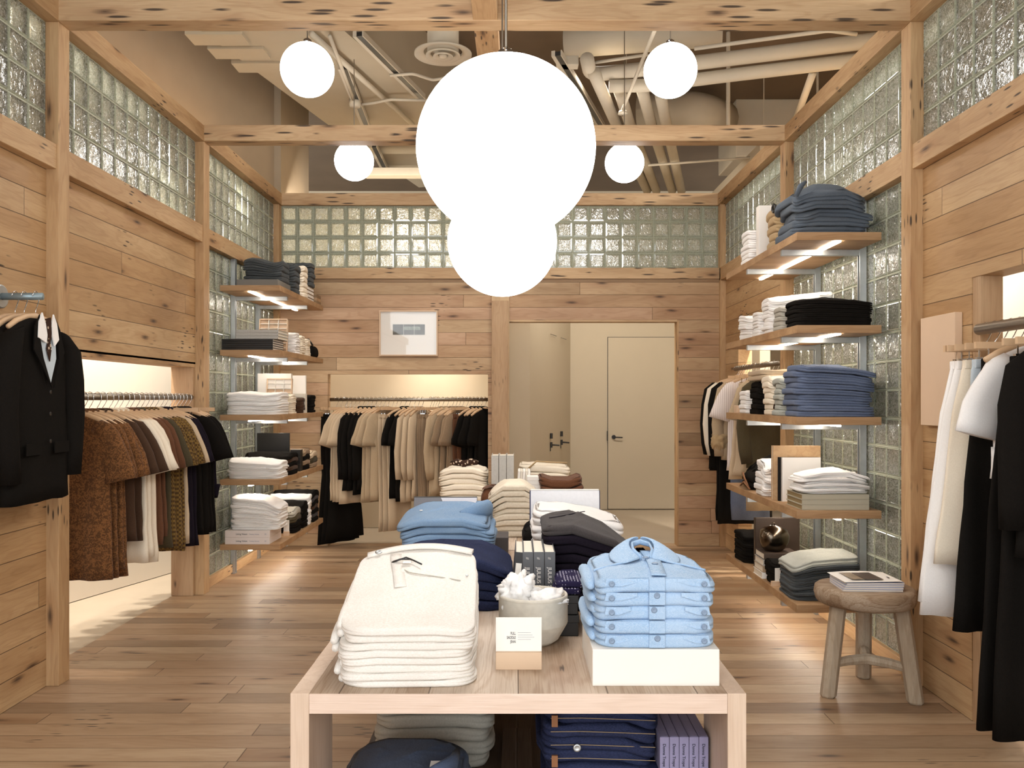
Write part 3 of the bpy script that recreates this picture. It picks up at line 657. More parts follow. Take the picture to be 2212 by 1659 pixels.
# --- sign block
def sign(x, y, z, w, hb, hc, label, parent_text=None, rz=0):
    e = empty('sign_holder', (x, y, z), rz, label=label, cat='sign')
    MB().box(-w/2, w/2, -.012, .012, 0, hb).build('base', M_ply, e, bevel=.001)
    MB().box(-w/2, w/2, -.002, .001, hb-.006, hb+hc).build('card', M_paper, e)
    return e
e = sign(.0035*1+.004, 1.962+.012, TZ, .106, .040, .078, 'small price sign with wooden base in front of the ribbed basket')
e.location.x = .0035+.0035
for i, w_ in enumerate(('FULL', 'SADDLE', 'JEAN')):
    o = text('lettering', w_, .0092, M_ink, e, (-.007, -.0125, .083-i*.0088), (PI/2, 0, 0), 'RIGHT'); o.scale = (.62, 1, 1); o.location.y = -.0026
    o.location.z = .0785-i*.0095
for i in range(4): MB().box(-.002, .028+.004*((i*7) % 3), -.0027, -.0024, .083-i*.0052, .0836-i*.0052).build('fine_print', M_grey_ink, e)
for c_ in e.children:
    if c_.name.startswith('lettering'): c_.data.extrude = .0003
# --- ribbed basket with crumpled white cloth
M_rib = plain('woven_stoneware', 'd9d0c0', .85, vary=.1, vs=60)
e = empty('basket', (.045, 2.19, TZ), label='round cream ribbed basket holding crumpled white cloth', cat='basket')
prof = [(.0, .001), (.05, 0), (.066, .012)]
for i in range(60): prof.append((.066+.022*min(1, i/22)+.0009*(1 if i % 2 else -1), .014+.104*i/59))
prof += [(.0885, .123), (.086, .126), (.082, .123), (.078, .06), (.0, .055)]
MB().lathe(prof, N=48).build('bowl', M_rib, e, smooth=True)
def crumple(name, r, m, parent, loc, seed, sc=(1, 1, .7), amp=.55):
    mb = MB(); prof = [(r*math.sin(PI*i/22)+.0001, -r*math.cos(PI*i/22)) for i in range(23)]; mb.lathe(prof, N=40)
    for i, p in enumerate(mb.v):
        q = Vector(p).normalized(); k = 1+amp*(abs(ns(q.x*2.3+seed, q.y*2.3, q.z*2.3))*1.1-.3)+.12*ns(q.x*7, q.y*7+seed, q.z*7)
        mb.v[i] = (p[0]*k*sc[0], p[1]*k*sc[1], p[2]*k*sc[2])
    return mb.build(name, m, parent, smooth=True, loc=loc)
c1 = crumple('crumpled_cloth', .05, F_white, None, (.008, 2.19, TZ+.125), 3, (1, 1, .95), .9); tag(c1, 'crumpled white cloth rising tall at one side of the ribbed basket', 'cloth')
c1 = crumple('crumpled_cloth', .052, F_white, None, (.072, 2.18, TZ+.107), 11, (1.1, 1, .6), .8); tag(c1, 'flatter crumpled white cloth with a peaked corner in the ribbed basket', 'cloth')
# --- the three grey books and the leaning white one
M_jb = plain('book_grey', '5b5b5e', .45, vary=.2, vs=4)
for i in range(3):
    xx = .018+.001+.0305*i
    b = empty('book', (xx, 2.36, TZ), label=('first', 'middle', 'last')[i]+' of three grey spined books standing behind the basket', cat='book', group='grey spined books')
    t, d_, h_ = .0295, .22, .20
    q = MB(); q.box(0, .0022, 0, d_, 0, h_); q.box(t-.0022, t, 0, d_, 0, h_); q.box(0, t, -.003, .002, 0, h_); q.build('cover', M_jb, b, bevel=.0008)
    MB().box(.0022, t-.0022, .002, d_-.004, .003, h_-.005).build('pages', M_pages, b)
    text('spine_title', 'JULIUS SHULMAN', .0155, M_paper, b, (t*.32, -.0035, h_-.042), (PI/2, PI/2, 0))
    text('spine_title', '//', .011, M_paper, b, (t*.32, -.0035, h_-.014), (PI/2, PI/2, 0))
b = empty('book', (-.018, 2.36, TZ+.001), rot=(0, math.radians(5), 0), label='slim dark covered book leaning beside the grey spined books', cat='book')
q = MB(); q.box(0, .002, 0, .2, 0, .2); q.box(.022, .024, 0, .2, 0, .2); q.box(0, .024, -.002, .002, 0, .2); q.build('cover', plain('book_dark', '2c2a2c', .5), b); MB().box(.002, .022, .002, .196, .002, .197).build('pages', M_pages, b)
MB().box(.004, .020, -.003, -.002, .02, .17).build('spine_label', M_paper, b)
# --- black boxes with dotted pouch
carton(.107, .165, 2.24, 2.44, TZ, TZ+.055, M_black, 'lower black box between the books and the light blue shirts', 'box', lid=.02)
carton(.109, .164, 2.245, 2.44, TZ+.0555, TZ+.105, M_black, 'upper black box under the dotted pouch', 'box', lid=.02)
stack(2, .14, 2.33, TZ+.106, .075, .15, .018, F_dots, 'navy dotted pouch lying on the black boxes', 'pouch', 'dotted_pouch', hump(.2))
# --- navy jeans pile, denim shirts, riser, photobook
stack(5, -.18, 2.68, TZ, .34, .36, .032, F_indigo, 'dark indigo jeans piled behind the white jeans', 'folded jeans', 'folded_jeans', lambda u, v: 1-.25*max(0, u)**2-.1*u*u, wob=.014)
X = stack(7, -.253, 3.2, TZ, .34, .34, .029, F_blue, 'mid blue denim shirt piled behind the indigo jeans', 'folded shirt', 'folded_shirt', lambda u, v: 1-.2*u*u+.12*(v+1)/2, wob=.012, jit=.008)
e = X[-1]; hh = 7*.029
MB().tube([(.05, -.06, hh*.98), (.1, -.03, hh*.98+.012), (.145, .03, hh*.93+.02), (.15, .1, hh*.9+.015), (.1, .13, hh+.01)], [.012, .026, .034, .03, .014], 12, flat=.6).build('collar', F_blue, e, smooth=True)
for i in range(3): button(-.1+.07*i, -.02+.01*i, hh*.99+.006, .006, M_paper, e)
carton(-.03-.36, -.03, 3.40, 3.56, TZ, TZ+.07, plain('dark_linen_box', '4a4340', .7), 'dark grey linen box behind the mid blue denim shirts', 'box')
b = book(-.30, 3.60, TZ+.0, .27, .21, .02, plain('cover_dark', '3a3835', .5), 'open edged photo book with grey and white cover propped behind the denim shirts', rot=(math.radians(72), 0, 0))
MB().box(-.134, .05, .002, .205, .0201, .0206).build('cover_photo', plain('photo_grey', '77767c', .5, vary=.2, vs=8), b)
MB().prism([(.0, .002), (.134, .002), (.134, .205), (-.02+.0, .205), (.03, .1)], .0207, .0212).build('cover_panel', plain('photo_white', 'dfe0ea', .5), b)
stack(9, .0, 3.98, TZ, .24, .27, .0275, F_beige, 'beige sweater in the bulging pile beside the signed book', 'folded sweater', 'folded_sweater', hump(.3), wob=.01, jit=.01)
stack(1, -.10, 4.4, TZ, .16, .2, .18, F_rust, 'small brown folded cord garment between grey books and beige sweaters', 'folded trousers', 'folded_trousers')
# --- signed cover book
e = empty('book', (.052, 3.14, TZ), rot=(math.radians(-7), 0, 0), label='large white book with handwritten cover propped behind white and charcoal tops', cat='book')
M_navyc = plain('cloth_navy', '2b3050', .6); M_cov = plain('cover_pale', 'dcdcdf', .6, vary=.05, vs=90)
q = MB(); q.box(0, .262, 0, .003, 0, .285); q.box(0, .262, .024, .027, 0, .285); q.build('cover', M_navyc, e, bevel=.0006)
MB().box(.004, .258, .003, .024, .003, .290).build('pages', M_paper, e); MB().box(.004, .259, -.0012, 0, .002, .284).build('cover_sheet', M_cov, e)
text('handwriting', 'S. Peters  Messmer', .024, M_ink, e, (.045, -.0018, .205), (PI/2, 0, 0), shear=.5).scale = (.72, 1, 1)
text('handwriting', 'ab  von Seubert', .016, M_ink, e, (.135, -.0018, .180), (PI/2, 0, 0), shear=.5).scale = (.85, 1, 1)
# --- white tops, charcoal tops
def gw(u, v): return 1-.42*max(0, (u+.1))**1.2-.05*min(0, u)**2
stack(5, .21, 2.98, TZ, .31, .3, .05, F_white, 'white folded top piled behind the charcoal sweaters', 'folded tee', 'folded_tee', lambda u, v: 1-.16*max(0, u+.2), wob=.01)
X = stack(9, .235, 2.66, TZ, .31, .33, .0285, [F_plum]*8+[F_char], 'charcoal sweater piled behind the light blue shirts', 'folded sweater', 'folded_sweater', gw, wob=.01)
f = MB(); strip(f, [(-.13+.02*i, .02+.1*(i/6)**2) for i in range(7)], .004, .002, gw, .155, .165, 9*.0285); f.build('seam', F_plum, X[-1])
stack(1, .34, 2.35, TZ, .12, .12, .21, F_dots, 'navy dotted cloth bundle behind the collar of the light blue shirts', 'cloth', 'dotted_cloth', hump(.4))
stack(2, .10, 3.06, TZ, .14, .2, .09, F_black, 'small black folded top at the edge of the signed book', 'folded tee', 'folded_tee')
# --- far end of the tables
stack(8, -.29, 4.85, TZ, .27, .3, .032, F_cream, 'cream sweater piled at the rear table end', 'folded sweater', 'folded_sweater', lambda u, v: 1.0-.16*abs(u)**1.3, wob=.007)
b = MB(); b.tube([(-.36, 4.78, TZ+.262), (-.33, 4.76, TZ+.27), (-.29, 4.75, TZ+.262), (-.25, 4.76, TZ+.272), (-.215, 4.78, TZ+.265)], [.012, .02, .017, .02, .012], 12, flat=1.2).tube([(-.29, 4.75, TZ+.265), (-.285, 4.72, TZ+.252)], [.02, .012], 10)
tag(b.build('bandana', F_band, smooth=True), 'rolled brown patterned bandana on the cream sweaters', 'bandana')
M_lin = plain('grey_linen_book', 'b9b5ad', .8, vary=.1, vs=90)
for i in range(3):
    b = empty('book', (-.135+.0425*i, 4.72, TZ), label=('first', 'middle', 'last')[i]+' of three tall grey cloth books beside the cream sweaters', cat='book', group='tall grey cloth books')
    q = MB(); q.box(0, .003, 0, .22, 0, .31); q.box(.037, .040, 0, .22, 0, .31); q.box(0, .04, -.003, .003, 0, .31); q.build('cover', M_lin, b, bevel=.001); MB().box(.003, .037, .003, .216, .004, .303).build('pages', M_pages, b)
for i in range(5):
    b = empty('book', (-.003+.0135*i, 4.6, TZ), rot=(0, math.radians(4), 0), label=ORD[i].replace('topmost', 'first').replace(' from top', '')+' of five thin pale books standing beside the tall grey books', cat='book', group='thin pale books')
    q = MB(); q.box(0, .0125, 0, .17, 0, .235); q.build('cover', M_paper if i % 2 == 0 else M_pages, b, bevel=.002); MB().box(.0135, .0138, .01, .165, 0, .232).build('pages', M_ink, b)
stack(6, .165, 5.08, TZ, .30, .28, .04, F_cream, 'cream canvas bag folded at the very rear of the tables', 'folded bag', 'folded_bag', lambda u, v: 1-.08*max(0, u), wob=.008)
tag(MB().tube([(.05, 4.93, TZ+.2), (.12, 4.93, TZ+.262), (.2, 4.95, TZ+.255), (.3, 4.97, TZ+.25)], .005, 8).build('bag_strap', F_tan, smooth=True), 'tan strap lying over the folded canvas bags', 'strap')
for i in range(4): carton(.06, .145, 4.5, 4.6, TZ+.125+.022*i, TZ+.1465+.022*i, M_paper, ORD[3-i]+' small white boxed set near the brown cord trousers', 'box', group='small white boxes')
carton(.06, .145, 4.5, 4.6, TZ, TZ+.1245, M_pages, 'plain cream carton carrying the small white boxes', 'box')
tag(MB().box(.075, .128, 4.93, 4.945, TZ+.155, TZ+.185).build('label_patch', plain('kraft', '9c7a55', .8)), 'small tan leather patch on the folded canvas bags', 'patch')
stack(5, .235, 4.5, TZ, .225, .26, .042, F_rust, 'dark brown cord trousers folded behind the signed book', 'folded trousers', 'folded_trousers', lambda u, v: 1-.06*math.cos(u*3))
# --- below the table
SZ = .36
X = stack(5, -.265, 2.06, SZ, .30, .30, .031, F_slate, 'slate blue overshirt folded on the lower table shelf', 'folded shirt', 'folded_shirt', hump(.25), wob=.008)
e = X[-1]; hh = .155
MB().tube([(.03, -.11, hh*.97), (.08, -.09, hh+.006), (.115, -.03, hh*.93+.012), (.12, .04, hh*.9+.012)], [.008, .018, .02, .012], 10, flat=.7).build('collar', F_slate, e, smooth=True)
MB().box(.065, .09, -.085, -.05, hh*.97+.018, hh*.97+.020).build('neck_label', M_paper, e); button(-.03, -.08, hh+.004, .006, M_brass if 'M_brass' in globals() else M_steel, e)
stack(9, -.235, 2.52, SZ, .33, .34, .0375, F_stone, 'stone grey top piled on the lower table shelf', 'folded tee', 'folded_tee', lambda u, v: 1-.08*u*u, wob=.014, jit=.012)
X = stack(11, .20, 2.12, SZ, .27, .34, .0315, F_indigo, 'raw indigo jeans on the lower table shelf', 'folded jeans', 'folded_jeans', lambda u, v: 1-.10*max(0, u)+.03*math.sin(u*3+1), jit=.014, wob=.012, rz=PI/2*0)
M_thr = plain('seam_thread', 'a08a68', .8); M_lab = plain('leather_patch', '8a5c3a', .7)
for k, e in enumerate(X):
    zt_ = .0315*(k+1)*.97
    MB().tube([(-.12, -.172, zt_-.012), (-.05, -.175, zt_-.010), (.03, -.174, zt_-.013), (.12, -.170, zt_-.018)], .0008, 5).build('stitching', M_thr, e)
    if k % 3 == 0: MB().box(-.118, -.104, -.177, -.171, zt_-.03, zt_-.004).build('leather_patch', M_lab, e)
    if k % 3 == 1: button(-.06, -.176, zt_-.016, .009, M_steel, e, (PI/2, 0, 0))
M_lilac = plain('lilac_cloth', '8f89a8', .75, vary=.06, vs=80)
for i in range(5):
    b = empty('book', (.335+.0215*i-.0, 1.95, SZ), rot=(0, 0, 0), label=('first', 'second', 'third', 'fourth', 'last')[i]+' of five lilac cloth books standing on the lower table shelf', cat='book', group='lilac cloth books')
    b.location.x = .33+.0225*i
    q = MB(); q.box(0, .0215, 0, .24, 0, .25); q.build('cover', M_lilac, b, bevel=.0012)
    MB().box(.003, .0185, .004, .236, .25, .2505).build('pages', M_lilac, b)
    text('spine_title', 'Donna Trope', .0095, M_ink, b, (.007, -.0008, .235), (PI/2, PI/2, 0))
carton(-.04, .045, 2.3, 2.6, SZ, SZ+.02, M_dark, 'low dark board lying on the lower table shelf', 'board', name='display_board')
# ================================================================== wall shelves
LX0, LX1, LY0, LY1 = -2.22, -1.77, 6.39, 7.83
RX0, RX1, RY0, RY1 = 1.475, 1.92, 4.47, 5.97
LZ = [2.236, 1.751, 1.263, .777, .29]; RZ = [2.259, 1.771, 1.288, .796, .302]
NTH = ['top', 'second', 'middle', 'fourth', 'lowest']
for side, x0, x1, y0, y1, ZS, ups in (('L', LX0, LX1, LY0, LY1, LZ, (6.76, 7.40)), ('R', RX0, RX1, RY0, RY1, RZ, (4.77, 5.48))):
    where = 'beside the shirts niche' if side == 'L' else 'above or behind the round stool side'
    where = 'of the set beside the short sleeve shirts' if side == 'L' else 'of the set behind the three legged stool'
    for k, z in enumerate(ZS):
        e = empty('wall_shelf', ((x0+x1)/2, (y0+y1)/2, z-.042), label=f'{NTH[k]} oak wall shelf {where}', cat='shelf', group='oak shelves on glass block wall')
        w, d = (x1-x0)/2, (y1-y0)/2
        MB().box(-w, w, -d, d, 0, .042).build('board', M_shelf, e, bevel=.002)
        xs = 1 if side == 'L' else -1      # room side direction
        tip = -1.81-(x0+x1)/2 if side == 'L' else 1.487-(x0+x1)/2; root = -w if side == 'L' else w
        for u in ups: MB().box(*sorted((root, tip)), u-.016-(y0+y1)/2, u+.016-(y0+y1)/2, -.033, -.001).build('bracket', M_steel, e, bevel=.001)
        lx = (-2.0 if side == 'L' else 1.70)-(x0+x1)/2
        MB().box(lx-.011, lx+.011, -d+.01, d-.06, -.009, -.0005).build('light_strip', M_led, e)
    for n_, u in enumerate(ups):
        xc = XL+.022 if side == 'L' else XR-.022
        e = empty('shelf_upright', (xc, u, 0), label=('closer ' if n_ == 0 else 'farther ')+('galvanised steel upright of the shelves beside the short sleeve shirts' if side == 'L' else 'galvanised steel upright of the shelves behind the stool'), cat='shelf upright')
        MB().box(-.018, .018, -.02, -.012, 0, 2.62).box(-.018, .018, .012, .02, 0, 2.62).box(*((-.018, -.012) if side == 'L' else (.012, .018)), -.012, .012, 0, 2.62).build('channel', M_steel, e)
        MB().box(-.018, .018, -.028, .028, 0, .006).build('foot_plate', M_steel, e)
HP = PI/2
def ls(n, y, z, w, t, mat, desc, g=None, d=.40, x=None, **k): return stack(n, x if x is not None else (LX1-d/2-.015), y, z, w, d, t, mat, desc, rz=HP, g=g, **k)
def rs(n, y, z, w, t, mat, desc, g=None, d=.38, x=None, **k): return stack(n, x if x is not None else (RX0+d/2+.015), y, z, w, d, t, mat, desc, rz=-HP, g=g, **k)
SL = 'shelf beside the shirts'; J = dict(cat='folded jeans', name='folded_jeans'); T = dict(cat='folded tee', name='folded_tee'); TR = dict(cat='folded trousers', name='folded_trousers'); SW = dict(cat='folded sweater', name='folded_sweater')
# ---- left set, top shelf
z = LZ[0]
carton(-2.10, -1.79, 6.41, 6.77, z, z+.046, plain('felt_grey', '77736c', .8), 'flat grey box at the front end of the top shelf beside the shirts', 'box')
ls(4, 6.62, z+.047, .27, .044, F_bdenim, 'black washed jeans on the flat grey box, upper shelf', lambda u, v: 1-.2*u*u+.1*math.sin(v*3), d=.30, wob=.022, **J)
ls(5, 6.98, z, .24, .05, F_bdenim, 'black denim pile just behind the flat grey box', lambda u, v: 1-.15*u*u, d=.36, wob=.014, **J)
ls(6, 7.24, z, .2, .046, F_cream, 'cream folded piece between two black denim piles, upper shelf', hump(.1), d=.36, wob=.01, **TR)
for i in range(4): book(-1.955, 7.36, z+.032*i, .31, .25, .031, plain('book_umber', '8d7355', .7), ORD[3-i]+' flat tan book under the farther dark denim pile', rot=(0, 0, HP) if 0 else (0, 0, 0), pages=M_paper, group='tan books on the top shelf')
ls(5, 7.50, z+.13, .22, .042, F_bdenim, 'dark denim pile resting on the flat tan books', hump(.1), d=.32, wob=.01, **J)
for i in range(3): carton(-1.95, -1.785, 7.64, 7.80, z+.028*i, z+.0275+.028*i, M_jamb if i == 1 else plain('book_umber', '8d7355'), ORD[2-i]+' small wooden tray at the far end of the upper shelf', 'tray')
# ---- second shelf
z = LZ[1]
for i in range(5): book(-2.02, 6.41, z+.0168*i, .385, .30, .0162, M_black, ORD[4-i]+' black and white edged magazine in the flat pile, second shelf', pages=M_paper, cat='magazine', name='magazine', group='flat magazines on second shelf')
for i in range(3): book(-1.955, 6.44, z+.085+.0235*i, .32, .28, .0228, M_lin, ORD[2-i]+' pale grey book on top of the striped magazines', pages=M_pages, group='pale grey books on magazines')
def type_tray(x0, x1, y, z0, z1, label):
    e = empty('letterpress_tray', ((x0+x1)/2, y, z0), rot=(math.radians(-8), 0, 0), label=label, cat='tray'); w = (x1-x0)/2; h = z1-z0
    MB().box(-w, w, .012, .018, 0, h).build('backing', M_ply, e)
    q = MB(); q.box(-w, -w+.008, -.012, .012, 0, h).box(w-.008, w, -.012, .012, 0, h).box(-w, w, -.012, .012, h-.008, h).box(-w, w, -.012, .012, 0, .008); q.build('frame', M_ply, e)
    q = MB(); n_ = max(2, round(h/.04))
    for i in range(1, n_): q.box(-w+.008, w-.008, -.008, .012, h*i/n_-.002, h*i/n_+.002)
    for i in (1, 2): q.box(-w+2*w*i/3-.002, -w+2*w*i/3+.002, -.009, .012, .008, h-.008)
    q.build('divider', M_paper, e); return e
type_tray(-2.07, -1.84, 6.85, z, z+.28, 'pale wooden compartment tray standing behind the grey books, second shelf')
for i, (y, n, t) in enumerate(((6.98+.02, 9, .0195), (7.17, 9, .018), (7.36, 9, .0165))):
    ls(n, y, z, .17, t, F_cream if i else F_white, ('white tees just behind the compartment tray', 'cream tees in the second pile past the tray', 'cream tees in the third pile past the tray')[i], hump(.12), d=.30, **T)
e = empty('leather_bag', (-1.86, 7.60, z), label='small black leather bag with strap at the far end of the second shelf', cat='bag')
mb = MB(); fold(mb, .16, .22, .11, 0, hump(.2), 4, 1); mb.build('body', F_black, e, smooth=True)
MB().tube([(-.05, -.10, .1), (-.03, -.115, .15), (.04, -.115, .155), (.075, -.10, .1)], .008).build('strap', M_black, e, smooth=True)
# ---- third
z = LZ[2]
ls(9, 6.58, z, .32, .0192, F_white, 'white towel like tees at the front of the middle shelf', lambda u, v: 1-.12*u*u+.03*math.sin(v*4), d=.41, wob=.01, **T)
ls(9, 6.88, z, .16, .0175, F_cream, 'ivory tees behind the wide white pile, middle shelf', hump(.1), d=.35, **T)
type_tray(-2.06, -1.85, 7.02, z, z+.29, 'pale wooden compartment tray standing on the middle shelf')
carton(-2.14, -1.86, 7.06, 7.10, z, z+.33, M_paper, 'tall white flat case standing behind the compartment tray, middle shelf', 'case')
carton(-1.98, -1.80, 7.30, 7.33, z, z+.32, M_paper, 'white framed case standing farther along the middle shelf', 'case')
ls(5, 7.17, z, .09, .026, F_brown, 'small dark brown folded piece on the middle shelf', hump(.15), d=.22, **T)
for i in range(5): carton(-1.93, -1.785, 7.24, 7.29, z+.033*i, z+.0325+.033*i, M_pages, ORD[4-i]+' small cream box in the little tower, middle shelf', 'box', group='little tower of cream boxes')
ls(6, 7.52, z, .20, .026, F_black, 'black tees at the far end of the middle shelf', hump(.15), d=.30, **T)
# ---- fourth
z = LZ[3]
ls(8, 6.58, z, .30, .0195, F_white, 'white tees at the front of the fourth shelf', lambda u, v: 1-.2*u*u-.15*max(0, -v), d=.40, wob=.012, **T)
ls(5, 6.88, z, .25, .036, [F_black, F_brown], 'dark brown trousers behind the white tees, fourth shelf', hump(.2), d=.38, **TR)
e = book(-2.025, 7.13, z, .27, .32, .02, M_black, 'large black book standing upright on the fourth shelf', rot=(HP, 0, 0))
for i in range(3): carton(-1.885, -1.80, 7.12, 7.2, z+.06*i, z+.0595+.06*i, M_black, ORD[2-i]+' small black box beside the upright black book', 'box', group='black boxes, fourth shelf')
ls(4, 7.34, z, .2, .045, [F_black, F_taupe], 'black and taupe tees past the upright black book', hump(.2), d=.34, **T)
ls(3, 7.58, z, .22, .05, [F_taupe, F_olive, F_sand], 'taupe and sand knit at the far end of the fourth shelf', hump(.3), d=.34, **SW)
# ---- lowest
z = LZ[4]
for i in range(2):
    e = carton(-2.185, -1.85, 6.40, 6.72, z+.052*i, z+.0515+.052*i, plain('box_blush', 'e6dad2', .7), ('lower' if i == 0 else 'upper')+' pale boxed book with small title under the towel like pile', 'box', 'boxed_book', group='pale boxed books')
    text('box_title', 'Living Vision', .017, M_ink, e, (-.085, -.1612, .019), (HP, 0, 0)); text('box_title', 'Twenty Homes', .012, M_grey_ink, e, (.015, -.1612, .020), (HP, 0, 0)); text('box_title', '2D', .012, M_grey_ink, e, (.13, -.1612, .020), (HP, 0, 0))
ls(13, 6.57, z+.105, .31, .0195, F_white, 'white towels piled on the pale boxed books', lambda u, v: 1-.22*max(0, -v+.2)**2-.08*u*u, d=.37, wob=.014, cat='towel', name='folded_towel')
e = sign(-1.83, 6.80, z, .045, .035, .09, 'tiny price sign with wooden base on the lowest shelf beside the towels')
ls(4, 7.02, z, .22, .052, [F_black, F_black, F_olive, F_stone], 'dark green and black trousers behind the towels, lowest shelf', hump(.25), d=.38, **TR)
ls(7, 7.26, z, .19, .033, F_black, 'black tees next to the thin white pile, lowest shelf', hump(.2), d=.38, **T)
ls(10, 7.42, z, .10, .027, F_white, 'thin white tees between dark piles, lowest shelf', hump(.15), d=.36, **T)
ls(7, 7.64, z, .24, .04, [F_black, F_char, F_black, F_brown], 'charcoal and brown trousers at the far end of the lowest shelf', hump(.2), d=.38, **TR)
# ---- right set, top
z = RZ[0]
X = rs(5, 4.70, z, .34, .05, F_gwash, 'grey blue washed jeans heaped at the front of the top shelf', lambda u, v: 1.05+.18*math.cos(v*2.2)-.25*u*u, d=.40, wob=.03, jit=.02, **J)
tag(MB().tube([(1.50, 4.56, z+.21), (1.52, 4.54, z+.26), (1.55, 4.55, z+.285)], [.012, .016, .008], 10).build('jeans_cuff', F_gwash, X[-1], smooth=True)); bpy.data.objects['jeans_cuff'].matrix_parent_inverse = X[-1].matrix_basis.inverted()
rs(5, 4.99, z, .20, .048, F_tan, 'tan canvas trousers behind the heaped washed jeans', hump(.15), d=.36, wob=.014, **TR)
tag(MB().tube([(1.492, 4.92+.03*math.sin(q*.9), z+.225+.022*math.cos(q*.9)) for q in range(7)], .008, 8).build('leather_belt', M_black, smooth=True), 'small coiled black belt on the tan canvas trousers', 'belt')
carton(1.49, 1.72, 5.22, 5.28, z, z+.31, M_paper, 'white slipcased book standing on the top shelf behind the tan trousers', 'book', 'slipcase_book')
rs(7, 5.55, z, .24, .031, F_white, 'white shirts with tiny tags at the far end, top shelf', hump(.1), d=.36, wob=.008, cat='folded shirt')
# ---- second
z = RZ[1]
rs(6, 4.62, z, .26, .026, F_black, 'black trousers at the front of the second shelf by the stool', lambda u, v: 1-.12*abs(v+.2)**1.5-.1*u*u, d=.40, wob=.016, **TR)
rs(5, 4.86, z, .18, .027, F_stone, 'stone grey tees behind the black trousers, second shelf', hump(.12), d=.37, **T)
rs(9, 5.08, z, .20, .026, F_white, 'white tees in the tall wavy pile, second shelf', lambda u, v: 1-.15*u*u+.08*v, d=.38, wob=.014, **T)
rs(8, 5.30, z, .18, .019, F_white, 'off white tees in the middling pile, second shelf', hump(.1), d=.36, **T)
rs(9, 5.60, z, .26, .018, F_white, 'bright white tees low at the far end of the second shelf', lambda u, v: 1-.2*max(0, u), d=.38, wob=.01, **T)
# ---- third
z = RZ[2]
X = rs(9, 4.63, z, .28, .031, F_washed, 'indigo blue jeans in the tall layered pile, middle shelf', lambda u, v: 1-.16*max(0, v-.1)-.05*u*u, d=.41, wob=.012, jit=.012, **J)
rs(7, 4.865, z, .17, .031, F_gdenim, 'faded grey jeans folded beside the indigo pile', hump(.1), d=.36, wob=.012, **J)
rs(7, 5.06, z, .19, .0335, F_cream, 'ivory trousers with side pockets, middle shelf', hump(.12), d=.38, wob=.012, **TR)
rs(6, 5.33, z, .22, .034, F_black, 'black knit pile under the long sand trousers', hump(.12), d=.37, wob=.012, **SW)
rs(2, 5.29, z+.21, .40, .03, F_sand, 'long sand trousers laid across the black and ivory piles', lambda u, v: 1+.05*math.sin(u*3), d=.36, wob=.014, **TR)
rs(5, 5.62, z, .2, .03, F_white, 'small white tees at the far end of the middle shelf', hump(.1), d=.3, **T)
tag(MB().tube([(1.505+.001*q, 4.93+.034*math.cos(q*.62), z+.038+.034*math.sin(q*.62)) for q in range(22)], .006, 8).build('coiled_belt', plain('belt_leather', '3a2619', .5), smooth=True), 'coiled dark leather belt lying by the ivory trousers', 'belt')
tag(MB().box(1.50, 1.58, 5.78, 5.86, z, z+.05).build('wooden_block', M_ply, bevel=.002), 'small pale wooden block at the far end of the middle shelf', 'block')
# ---- fourth
z = RZ[3]
for i in range(3): book(1.69, 4.50, z+.0275*i, .355, .26, .027, plain('book_sage', 'b5ad98', .8), ORD[2-i]+' flat sage grey book under the fanned white cloths', pages=plain('pages_tan', '8f7a55', .9), group='sage grey books')
rs(8, 4.63, z+.084, .22, .0145, F_white, 'white cloth fanned over the sage grey books', lambda u, v: 1.15-.3*abs(v-.2)-.15*max(0, v)*1.5, d=.36, x=1.70, wob=.02, jit=.018, cat='folded cloth', name='folded_cloth')
crs = tag(crumple('knotted_cloth', .05, F_white, None, (1.80, 4.66, z+.165), 21, (1.3, 1.0, .6), .5), 'loose white sleeve trailing off the fanned cloths', 'cloth')
e = empty('book', (1.49, 4.93, z), label='tall wooden framed book standing behind the white cover book', cat='book')
MB().box(0, .275, 0, .012, 0, .315).build('cover', M_py, e, bevel=.001); MB().box(.003, .272, .012, .03, .002, .311).build('pages', M_pages, e); MB().box(0, .275, .03, .036, 0, .315).build('back_cover', M_py, e)
for i in range(3):
    b = empty('magazine', (1.512+.006*i, 4.905-.0135*i, z), label=('rearmost', 'middle', 'front')[i]+' of three black edged magazines standing before the wooden framed book', cat='magazine', group='black edged magazines')
    MB().box(0, .235-.006*i, 0, .002, 0, .252).box(0, .002, 0, .012, 0, .252).build('cover', M_black if i < 2 else M_paper, b); MB().box(.002, .233-.006*i, .002, .011, .001, .25).build('pages', M_paper, b)
MB().box(.15, .205, -.0012, 0, .09, .165).build('cover_square', M_ink, b); MB().box(.17, .20, -.002, -.0012, .112, .142).build('cover_square', M_paper, b); MB().box(.173, .197, -.0026, -.002, .112, .139).build('cover_square', plain('salmon_red', 'd77a74', .6), b)
rs(6, 5.20, z, .17, .036, F_white, 'crumpled white tees behind the wooden framed book', lambda u, v: 1-.3*max(0, u), d=.30, wob=.03, jit=.012, **T)
e = empty('shoulder_bag', (1.70, 5.62, z), label='black shoulder bag slumped at the far end of the fourth shelf', cat='bag')
mb = MB(); fold(mb, .36, .40, .20, 0, lambda u, v: .8+.35*math.sin(u*2.5+1), 9, 2, wob=.03); mb.build('body', F_black, e, smooth=True)
MB().tube([(-.20, -.13, .02), (-.215, -.08, .08), (-.2, .0, .1), (-.17, .05, .05)], .006).build('strap', M_lab, e, smooth=True); MB().tube([(-.2, -.16, .01), (-.222, -.1, .05), (-.222, -.02, .02)], .006).build('strap', M_lab, e, smooth=True)
